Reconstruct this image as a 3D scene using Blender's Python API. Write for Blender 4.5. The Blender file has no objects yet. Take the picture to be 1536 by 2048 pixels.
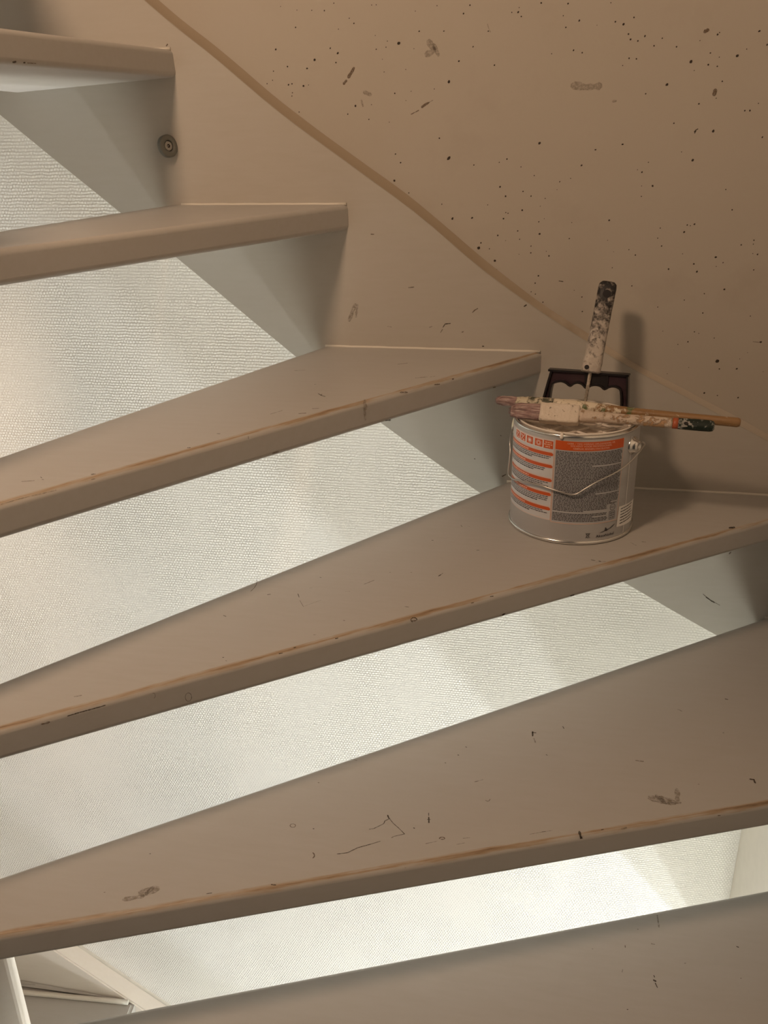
import bpy, bmesh, math, random
from mathutils import Vector, Matrix, noise

# ------------------------------------------------------------------ camera
S = bpy.context.scene
COL = S.collection
cam_data = bpy.data.cameras.new('camera')
cam = bpy.data.objects.new('camera', cam_data)
COL.objects.link(cam)
RIGHT = Vector((0.98131568, 0.19158154, -0.01777810))
UPV = Vector((-0.05949784, 0.39002760, 0.91887892))
BACK = Vector((0.18297419, -0.90065253, 0.39413889))
cam.matrix_world = Matrix(((RIGHT.x, UPV.x, BACK.x, 0.0),
                           (RIGHT.y, UPV.y, BACK.y, -1.28567450),
                           (RIGHT.z, UPV.z, BACK.z, 0.49982755),
                           (0, 0, 0, 1)))
cam_data.sensor_fit = 'VERTICAL'
cam_data.sensor_height = 36.0
cam_data.lens = 31.6653
cam_data.clip_start = 0.02
S.camera = cam

# ------------------------------------------------------------------ world, lights, exposure
W = bpy.data.worlds.new('world')
S.world = W
W.use_nodes = True
W.node_tree.nodes['Background'].inputs[0].default_value = (1.0, 0.9, 0.78, 1)
W.node_tree.nodes['Background'].inputs[1].default_value = 0.02

S.view_settings.view_transform = 'Standard'
S.view_settings.look = 'None'
S.view_settings.gamma = 1.0
S.view_settings.use_curve_mapping = False
S.view_settings.exposure = 0.0
S.cycles.use_denoising = True
S.cycles.max_bounces = 8
S.cycles.diffuse_bounces = 6

def lamp(name, kind, loc, power, color, **kw):
    d = bpy.data.lights.new(name, kind)
    d.energy = power
    d.color = color
    for k, v in kw.items():
        setattr(d, k, v)
    o = bpy.data.objects.new(name, d)
    o.location = loc
    COL.objects.link(o)
    return o

def aim(o, target):
    o.rotation_euler = (Vector(target) - o.location).to_track_quat('-Z', 'Y').to_euler()

# warm bulb in the stairwell, up and to the left of the viewer
WARM = lamp('stairwell_lamp', 'POINT', (-0.62, -1.12, 1.20), 38.5, (1.0, 0.675, 0.445), shadow_soft_size=0.095)
# two neutral white bulbs in the lobby below, one above the other, shining through the opening in the right wall
COOL_A = lamp('lobby_bulb', 'POINT', (1.60, -1.10, -2.40), 120.0, (0.95, 0.99, 1.0), shadow_soft_size=0.04)
COOL_B = lamp('lobby_bulb', 'POINT', (1.60, -1.10, -3.19), 155.0, (0.95, 0.99, 1.0), shadow_soft_size=0.04)
# broad area light added under the stairs to fill the lower wall
FILL = lamp('under_stair_fill', 'AREA', (0.00, -1.10, -2.90), 104.0, (0.99, 1.0, 0.86), shape='RECTANGLE', size=1.2, size_y=0.7)
aim(FILL, (-0.1, 0.0, -0.5))

# ------------------------------------------------------------------ helpers
def link(o, parent=None):
    COL.objects.link(o)
    if parent is not None:
        o.parent = parent
    return o

def tag(o, label=None, cat=None, group=None, kind=None):
    if label: o['label'] = label
    if cat: o['category'] = cat
    if group: o['group'] = group
    if kind: o['kind'] = kind
    return o

def empty(name, loc=(0, 0, 0), rot=(0, 0, 0)):
    o = bpy.data.objects.new(name, None)
    o.location = loc
    o.rotation_euler = rot
    o.empty_display_size = 0.05
    COL.objects.link(o)
    return o

def mesh_obj(name, bm, mats, parent=None, smooth=False):
    me = bpy.data.meshes.new(name)
    bm.normal_update()
    bm.to_mesh(me)
    bm.free()
    if not isinstance(mats, (list, tuple)):
        mats = [mats]
    for m in mats:
        me.materials.append(m)
    if smooth:
        for p in me.polygons:
            p.use_smooth = True
    return link(bpy.data.objects.new(name, me), parent)

def smooth_by_angle(o, deg=35):
    me = o.data
    for p in me.polygons:
        p.use_smooth = True
    bm = bmesh.new(); bm.from_mesh(me)
    for e in bm.edges:
        if len(e.link_faces) == 2 and e.calc_face_angle(0) > math.radians(deg):
            e.smooth = False
    bm.to_mesh(me); bm.free()

def box(bm, lo, hi, mi=0):
    vs = [bm.verts.new((x, y, z)) for x in (lo[0], hi[0]) for y in (lo[1], hi[1]) for z in (lo[2], hi[2])]
    for f in ((0, 1, 3, 2), (4, 6, 7, 5), (0, 4, 5, 1), (2, 3, 7, 6), (0, 2, 6, 4), (1, 5, 7, 3)):
        fc = bm.faces.new([vs[i] for i in f]); fc.material_index = mi
    return vs

def prism(bm, pts, z0, z1, mi=0):
    """outline in plan, extruded between two heights"""
    a = [bm.verts.new((p[0], p[1], z0)) for p in pts]
    b = [bm.verts.new((p[0], p[1], z1)) for p in pts]
    n = len(pts)
    fs = [bm.faces.new(list(reversed(a))), bm.faces.new(b)]
    for i in range(n):
        fs.append(bm.faces.new((a[i], a[(i + 1) % n], b[(i + 1) % n], b[i])))
    for f in fs: f.material_index = mi
    return a, b

def tube(bm, pts, r, seg=10, mi=0, cap=True, radii=None):
    pts = [Vector(p) for p in pts]
    n = len(pts)
    rings = []
    up = None
    for i, p in enumerate(pts):
        t = (pts[min(i + 1, n - 1)] - pts[max(i - 1, 0)]).normalized()
        if up is None:
            up = Vector((0, 0, 1)) if abs(t.z) < 0.9 else Vector((1, 0, 0))
        side = t.cross(up).normalized()
        up = side.cross(t).normalized()
        rr = radii[i] if radii else r
        rings.append([bm.verts.new(p + rr * (math.cos(2 * math.pi * k / seg) * side + math.sin(2 * math.pi * k / seg) * up)) for k in range(seg)])
    for i in range(n - 1):
        for k in range(seg):
            f = bm.faces.new((rings[i][k], rings[i][(k + 1) % seg], rings[i + 1][(k + 1) % seg], rings[i + 1][k]))
            f.material_index = mi; f.smooth = True
    if cap:
        for f in (bm.faces.new(list(reversed(rings[0]))), bm.faces.new(rings[-1])):
            f.material_index = mi

def lathe(bm, prof, seg=64, mi=0, closed=False):
    """profile (r, z) turned about the z axis"""
    rings = []
    for r, z in prof:
        rings.append([bm.verts.new((r * math.sin(2 * math.pi * k / seg), -r * math.cos(2 * math.pi * k / seg), z)) for k in range(seg)])
    m = len(prof)
    for i in range(m if closed else m - 1):
        A, B = rings[i], rings[(i + 1) % m]
        for k in range(seg):
            f = bm.faces.new((A[k], A[(k + 1) % seg], B[(k + 1) % seg], B[k]))
            f.material_index = mi; f.smooth = True
    return rings

def smooth_path(pts, sub=6):
    P = [Vector(p) for p in pts]
    out = []
    for i in range(len(P) - 1):
        p0, p1, p2, p3 = P[max(i - 1, 0)], P[i], P[i + 1], P[min(i + 2, len(P) - 1)]
        for k in range(sub):
            t = k / sub
            out.append(0.5 * ((2 * p1) + (p2 - p0) * t + (2 * p0 - 5 * p1 + 4 * p2 - p3) * t * t + (3 * p1 - p0 - 3 * p2 + p3) * t ** 3))
    out.append(P[-1])
    return out

# ------------------------------------------------------------------ materials
class NT:
    def __init__(s, name):
        s.m = bpy.data.materials.new(name); s.m.use_nodes = True
        s.t = s.m.node_tree; s.n = s.t.nodes; s.l = s.t.links
        s.b = s.n['Principled BSDF']; s.out = s.n['Material Output']
    def node(s, typ, **kw):
        nd = s.n.new(typ)
        for k, v in kw.items():
            if k.startswith('i_'):
                nd.inputs[int(k[2:]) if k[2:].isdigit() else k[2:].replace('_', ' ')].default_value = v
            else:
                setattr(nd, k, v)
        return nd
    def link(s, a, b): s.l.new(a, b)
    def coord(s, out='Object', scale=(1, 1, 1)):
        tc = s.node('ShaderNodeTexCoord'); mp = s.node('ShaderNodeMapping'); mp.inputs['Scale'].default_value = scale
        s.link(tc.outputs[out], mp.inputs['Vector']); return mp.outputs[0]
    def noise(s, vec, scale, detail=4, rough=0.55, dist=0.0):
        nd = s.node('ShaderNodeTexNoise'); nd.inputs['Scale'].default_value = scale
        nd.inputs['Detail'].default_value = detail; nd.inputs['Roughness'].default_value = rough
        nd.inputs['Distortion'].default_value = dist
        s.link(vec, nd.inputs['Vector']); return nd.outputs['Fac']
    def ramp(s, fac, stops):
        r = s.node('ShaderNodeValToRGB'); e = r.color_ramp.elements
        while len(e) < len(stops): e.new(0.5)
        for el, (p, c) in zip(e, stops):
            el.position = p; el.color = (c[0], c[1], c[2], 1) if not isinstance(c, float) else (c, c, c, 1)
        s.link(fac, r.inputs[0]); return r.outputs[0]
    def mix(s, fac, a, b):
        m = s.node('ShaderNodeMix', data_type='RGBA')
        for v, i in ((fac, 0), (a, 6), (b, 7)):
            if hasattr(v, 'is_linked'): s.link(v, m.inputs[i])
            elif i == 0: m.inputs[0].default_value = v
            else: m.inputs[i].default_value = (v[0], v[1], v[2], 1)
        return m.outputs[2]
    def math(s, op, a, b=0.0):
        m = s.node('ShaderNodeMath', operation=op)
        for v, i in ((a, 0), (b, 1)):
            if hasattr(v, 'is_linked'): s.link(v, m.inputs[i])
            else: m.inputs[i].default_value = v
        return m.outputs[0]
    def bump(s, h, strength, dist=0.001):
        b = s.node('ShaderNodeBump'); b.inputs['Strength'].default_value = strength; b.inputs['Distance'].default_value = dist
        s.link(h, b.inputs['Height']); s.link(b.outputs[0], s.b.inputs['Normal']); return b
    def base(s, c):
        if hasattr(c, 'is_linked'): s.link(c, s.b.inputs['Base Color'])
        else: s.b.inputs['Base Color'].default_value = (c[0], c[1], c[2], 1)
        return s
    def pr(s, rough=0.5, metal=0.0, spec=0.5):
        s.b.inputs['Roughness'].default_value = rough; s.b.inputs['Metallic'].default_value = metal
        s.b.inputs['Specular IOR Level'].default_value = spec; return s

def plain(name, c, rough=0.5, metal=0.0, spec=0.5, bump=None):
    t = NT(name).pr(rough, metal, spec); v = t.coord()
    n = t.noise(v, 40, 3)
    t.base(t.mix(n, [x * 0.93 for x in c], [min(1, x * 1.05) for x in c]))
    if bump: t.bump(t.noise(v, bump[0], 4), bump[1], 0.001)
    return t.m

def stair_paint(name, c):
    t = NT(name).pr(0.42, 0, 0.45); v = t.coord()
    n1 = t.noise(v, 3.0, 3); n2 = t.noise(t.coord('Object', (1, 6, 6)), 22, 5)
    a = t.mix(n1, [c[0] * 0.95, c[1] * 0.955, c[2] * 0.95], [c[0] * 1.03, c[1] * 1.03, c[2] * 1.05])
    t.base(t.mix(t.ramp(n2, [(0.35, 0.0), (0.75, 1.0)]), a, [c[0] * 0.955, c[1] * 0.95, c[2] * 0.94]))
    t.bump(t.noise(v, 130, 5, 0.6), 0.12, 0.0006)
    return t.m

M_STAIR = stair_paint('stair_paint', (0.43, 0.405, 0.365))
M_TREAD = stair_paint('tread_paint', (0.425, 0.412, 0.390))

def worn():
    """paint rubbed through to brown wood in thin streaks along the rounded edge (uv: metres along, metres round)"""
    t = NT('worn_edge').pr(0.45, 0, 0.4)
    s1 = t.noise(t.coord('UV', (14, 620, 1)), 1.0, 4, 0.6, 0.2)
    s2 = t.noise(t.coord('UV', (9, 60, 1)), 1.0, 4, 0.65)
    uv = t.node('ShaderNodeSeparateXYZ'); t.link(t.coord('UV'), uv.inputs[0])
    wob = t.math('MULTIPLY', t.math('SUBTRACT', t.noise(t.coord('UV', (16, 0, 1)), 1.0, 3), 0.5), 0.006)
    d = t.math('ABSOLUTE', t.math('SUBTRACT', t.math('ADD', uv.outputs[1], wob), 0.0035))
    near = t.math('SUBTRACT', 0.62, t.math('MULTIPLY', d, 120.0))
    f = t.math('ADD', t.math('MULTIPLY', near, 0.34), t.math('ADD', t.math('MULTIPLY', s1, 0.32), t.math('MULTIPLY', s2, 0.55)))
    c = t.ramp(f, [(0.49, (0.425, 0.41, 0.385)), (0.57, (0.385, 0.33, 0.265)), (0.65, (0.31, 0.225, 0.145)), (0.75, (0.13, 0.08, 0.045))])
    t.base(c); t.bump(s1, 0.2, 0.0008)
    return t.m
M_WORN = worn()
M_STAIR_LIT = stair_paint('stair_paint_lit', (0.74, 0.69, 0.63))  # stair paint lightened; stands in for light reaching the post and lower stringer

def concrete():
    t = NT('painted_concrete').pr(0.62, 0, 0.35); v = t.coord()
    n1 = t.noise(v, 2.2, 4); n2 = t.noise(v, 9, 6, 0.6); n3 = t.noise(v, 260, 3)
    c = t.mix(n1, (0.385, 0.35, 0.30), (0.425, 0.39, 0.34))
    c = t.mix(t.ramp(n2, [(0.55, 0.0), (0.8, 0.55)]), c, (0.345, 0.305, 0.26))
    t.base(c)
    t.bump(t.math('ADD', t.math('MULTIPLY', n2, 2.0), t.math('MULTIPLY', n3, 0.25)), 0.25, 0.0012)
    return t.m
M_CONC = concrete()

def wallpaper():
    """painted glass-fibre weave: rows of little bricks"""
    t = NT('woven_wallpaper').pr(0.55, 0, 0.3)
    v = t.coord('Object')
    n0 = t.noise(v, 55, 3)
    wob = t.node('ShaderNodeTexNoise'); wob.inputs['Scale'].default_value = 70.0; t.link(v, wob.inputs['Vector'])
    d = t.node('ShaderNodeVectorMath', operation='MULTIPLY_ADD')
    t.link(wob.outputs['Color'], d.inputs[0]); d.inputs[1].default_value = (0.0045, 0.0, 0.0042); t.link(v, d.inputs[2])
    sp = t.node('ShaderNodeSeparateXYZ'); t.link(d.outputs[0], sp.inputs[0])
    row = t.math('SINE', t.math('MULTIPLY', sp.outputs[2], 2 * math.pi / 0.0046))
    par = t.math('MULTIPLY', t.math('ROUND', t.math('DIVIDE', sp.outputs[2], 0.0046)), math.pi)
    colm = t.math('SINE', t.math('ADD', t.math('MULTIPLY', sp.outputs[0], 2 * math.pi / 0.0052), par))
    h = t.math('ADD', t.math('MULTIPLY', row, 0.85), t.math('MULTIPLY', colm, 1.15))
    worn_ = t.ramp(t.noise(v, 5.5, 4), [(0.38, 0.35), (0.6, 1.0)])
    h = t.math('MULTIPLY', h, worn_)
    h = t.math('ADD', h, t.math('MULTIPLY', n0, 0.6))
    t.bump(h, 0.36, 0.0008)
    c = t.mix(t.noise(v, 4, 3), (0.83, 0.825, 0.80), (0.86, 0.855, 0.83))
    groove = t.ramp(t.math('MULTIPLY', t.math('ADD', h, 1.6), 0.3), [(0.0, 0.07), (0.55, 0.0)])
    t.base(t.mix(groove, c, (0.42, 0.41, 0.39)))
    return t.m
M_PAPER = wallpaper()
M_WHITE = plain('white_wall_paint', (0.80, 0.78, 0.74), 0.6)
M_SIDE = plain('side_wall_paint', (0.72, 0.69, 0.63), 0.6)
M_FLOOR = plain('pale_floor', (0.62, 0.58, 0.52), 0.5)
M_SOFFIT = plain('tread_underside', (0.46, 0.44, 0.43), 0.55)

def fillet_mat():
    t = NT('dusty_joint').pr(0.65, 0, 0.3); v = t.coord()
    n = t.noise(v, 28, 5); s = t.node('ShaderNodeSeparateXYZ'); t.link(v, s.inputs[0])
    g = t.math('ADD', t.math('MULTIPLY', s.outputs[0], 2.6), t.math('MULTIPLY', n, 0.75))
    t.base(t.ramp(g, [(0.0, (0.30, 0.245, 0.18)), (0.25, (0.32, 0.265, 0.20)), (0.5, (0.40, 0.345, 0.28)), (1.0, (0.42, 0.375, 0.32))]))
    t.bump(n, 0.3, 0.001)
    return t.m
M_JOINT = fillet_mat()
M_CAULK = plain('caulk', (0.60, 0.57, 0.51), 0.4)

def mark_mat(name, c, cover, sc):
    t = NT(name).pr(0.7, 0, 0.2); t.base(c)
    n = t.noise(t.coord(), sc, 5, 0.7)
    tr = t.node('ShaderNodeBsdfTransparent'); mx = t.node('ShaderNodeMixShader')
    t.link(t.ramp(n, [(0.5 - cover * 0.5, 0.0), (0.95 - cover * 0.5, 1.0)]), mx.inputs[0])
    t.link(tr.outputs[0], mx.inputs[1]); t.link(t.b.outputs[0], mx.inputs[2]); t.link(mx.outputs[0], t.out.inputs[0])
    return t.m
M_HOLE = plain('dark_pit', (0.035, 0.026, 0.02), 0.9)
M_MARKS = [mark_mat('dark_scratch', (0.05, 0.035, 0.025), 0.75, 900),
           mark_mat('scuff', (0.16, 0.115, 0.08), 0.62, 420),
           mark_mat('faint_smudge', (0.315, 0.275, 0.23), 0.34, 260)]

# positions of the pits in the concrete (x, z, radius in mm) and of scratches and smudges (kind, width in mm, points)
PINHOLES = [(-0.389,0.646,0.5),(-0.367,0.641,0.5),(-0.347,0.640,0.8),(-0.330,0.639,1.0),(-0.267,0.643,0.7),(-0.261,0.643,0.7),(-0.182,0.639,0.7),(-0.140,0.638,1.0),(-0.210,0.634,0.5),(-0.148,0.629,1.2),(-0.087,0.628,0.7),(-0.297,0.629,0.7),(-0.291,0.623,1.0),(-0.370,0.621,1.0),(-0.312,0.617,0.7),(-0.205,0.611,1.1),(-0.173,0.610,1.0),(-0.116,0.608,1.0),(-0.399,0.596,1.3),(-0.263,0.608,0.5),(-0.247,0.601,0.7),(-0.232,0.598,2.2),(-0.249,0.594,0.7),(-0.262,0.592,0.9),(-0.324,0.595,1.3),(-0.314,0.589,1.7),(-0.346,0.582,1.8),(-0.317,0.578,1.0),(-0.357,0.572,1.3),(-0.384,0.575,1.0),(-0.212,0.591,0.5),(-0.135,0.591,1.1),(-0.153,0.575,1.2),(-0.107,0.569,1.0),(-0.252,0.565,0.7),(-0.254,0.580,0.5),(-0.166,0.551,2.0),(-0.384,0.553,1.3),(-0.379,0.554,1.0),(-0.363,0.551,1.5),(-0.356,0.552,0.8),(-0.185,0.543,0.7),(-0.216,0.541,0.7),(-0.238,0.539,1.0),(-0.223,0.530,0.5),(-0.292,0.525,1.5),(-0.270,0.526,0.7),(-0.303,0.515,1.0),(-0.274,0.508,1.0),(-0.246,0.504,0.7),(-0.377,0.516,1.0),(-0.371,0.519,0.8),(-0.410,0.542,1.0),(-0.380,0.539,0.8),(-0.379,0.543,0.8),(-0.323,0.478,1.5),(-0.178,0.483,1.0),(-0.404,0.570,0.8),(-0.406,0.559,0.8),(-0.414,0.555,0.8),(-0.223,0.567,0.5),(-0.317,0.647,0.8),(-0.051,0.637,1.2),(-0.018,0.635,1.2),(-0.079,0.628,1.5),(-0.087,0.628,0.7),(-0.075,0.623,1.0),(-0.078,0.633,0.7),(-0.023,0.622,0.7),(-0.003,0.616,1.5),(-0.019,0.609,1.0),(0.034,0.634,0.7),(0.041,0.613,1.2),(0.051,0.610,1.7),(0.063,0.617,1.0),(0.019,0.610,0.5),(0.058,0.599,1.0),(0.061,0.593,1.2),(0.070,0.591,1.0),(0.078,0.596,1.5),(0.099,0.593,1.0),(0.090,0.585,1.0),(-0.008,0.583,1.2),(0.003,0.580,1.0),(-0.035,0.580,0.7),(0.061,0.572,1.0),(0.070,0.571,1.0),(0.117,0.583,1.0),(0.054,0.564,0.7),(0.136,0.566,2.2),(0.157,0.562,1.2),(0.168,0.560,1.0),(0.158,0.575,1.0),(0.169,0.570,0.7),(0.141,0.556,0.7),(0.176,0.543,1.0),(0.190,0.571,2.0),(0.212,0.597,1.5),(0.200,0.578,0.7),(0.164,0.595,1.2),(0.166,0.597,0.7),(0.144,0.589,0.7),(0.110,0.541,1.9),(0.085,0.531,1.0),(0.151,0.518,1.2),(0.171,0.524,0.7),(0.213,0.509,1.2),(0.207,0.509,1.0),(0.222,0.517,0.7),(0.123,0.496,1.0),(0.150,0.486,1.5),(0.172,0.486,2.0),(0.232,0.478,1.2),(-0.045,0.475,1.9),(0.061,0.472,1.0),(0.027,0.466,0.7),(0.223,0.582,1.2),(-0.178,0.483,0.8),(-0.238,0.464,1.2),(-0.231,0.453,1.2),(-0.240,0.430,1.6),(-0.220,0.414,1.0),(-0.217,0.406,1.6),(-0.165,0.458,3.0),(-0.131,0.449,1.0),(-0.097,0.452,0.8),(-0.087,0.456,1.2),(-0.068,0.446,0.8),(-0.050,0.435,0.8),(-0.016,0.427,1.0),(-0.019,0.417,0.6),(-0.095,0.421,1.4),(-0.087,0.409,1.2),(-0.064,0.415,1.0),(-0.053,0.409,1.2),(-0.034,0.406,0.8),(-0.040,0.396,0.6),(-0.064,0.391,1.2),(-0.086,0.388,0.8),(-0.083,0.387,0.8),(-0.089,0.380,1.2),(-0.111,0.398,0.8),(-0.174,0.399,0.8),(-0.159,0.380,2.0),(-0.132,0.381,1.6),(-0.207,0.387,0.8),(-0.041,0.376,1.0),(-0.034,0.380,0.6),(-0.069,0.364,1.0),(-0.096,0.358,1.2),(-0.085,0.351,0.6),(-0.066,0.353,0.8),(-0.039,0.360,1.6),(-0.119,0.348,1.2),(-0.122,0.341,2.2),(-0.146,0.348,0.8),(-0.107,0.340,0.8),(-0.050,0.344,1.0),(-0.050,0.335,1.2),(-0.066,0.333,0.6),(-0.025,0.331,1.2),(-0.029,0.337,0.6),(-0.099,0.324,1.8),(-0.096,0.312,0.8),(-0.038,0.304,1.2),(-0.042,0.294,1.0),(-0.041,0.279,0.8),(-0.047,0.282,0.8),(-0.030,0.268,1.0),(-0.019,0.256,1.2),(0.028,0.466,1.0),(0.062,0.472,1.0),(0.011,0.447,1.4),(-0.002,0.431,0.8),(0.096,0.450,0.8),(0.089,0.438,1.2),(0.083,0.441,0.6),(0.104,0.421,1.4),(0.151,0.452,1.8),(0.136,0.462,0.6),(0.090,0.421,0.6),(0.091,0.408,0.8),(0.052,0.378,1.4),(0.003,0.375,0.6),(0.001,0.354,1.0),(0.196,0.416,0.8),(0.207,0.391,1.0),(0.153,0.372,1.0),(0.157,0.371,0.8),(0.162,0.373,1.4),(0.150,0.363,1.4),(0.119,0.368,0.8),(0.117,0.355,0.8),(0.123,0.345,1.0),(0.081,0.340,0.8),(0.090,0.333,1.0),(0.052,0.352,0.6),(0.061,0.337,0.6),(0.194,0.331,1.6),(0.204,0.324,1.0),(0.167,0.322,1.2),(0.172,0.312,1.6),(0.135,0.315,1.2),(0.224,0.347,1.0),(0.239,0.353,1.0),(0.239,0.348,0.8),(0.246,0.335,1.2),(0.240,0.336,0.6),(0.244,0.315,1.0),(0.151,0.335,0.6),(0.196,0.319,0.6),(0.210,0.289,1.4),(0.089,0.292,1.0),(0.023,0.276,1.0),(0.025,0.256,1.0),(0.185,0.283,0.8),(0.160,0.274,0.8),(0.126,0.264,0.8),(0.186,0.257,1.0),(0.248,0.254,0.8),(0.012,0.285,0.6),(0.061,0.316,0.8),(0.126,0.264,0.7),(0.186,0.257,0.9),(0.248,0.254,0.6),(0.136,0.231,0.6),(0.178,0.231,0.9),(0.184,0.229,0.7),(0.205,0.223,0.9),(0.171,0.217,1.1),(0.158,0.213,0.7),(0.266,0.219,1.6),(0.251,0.204,0.6),(0.242,0.195,0.6),(0.213,0.191,2.5),(0.217,0.180,1.0),(0.240,0.181,1.5),(0.148,0.171,0.6),(0.176,0.181,0.4),(0.201,0.145,1.3),(0.219,0.142,0.9),(0.247,0.140,1.3),(0.201,0.131,0.9),(0.275,0.178,0.6)]
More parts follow.
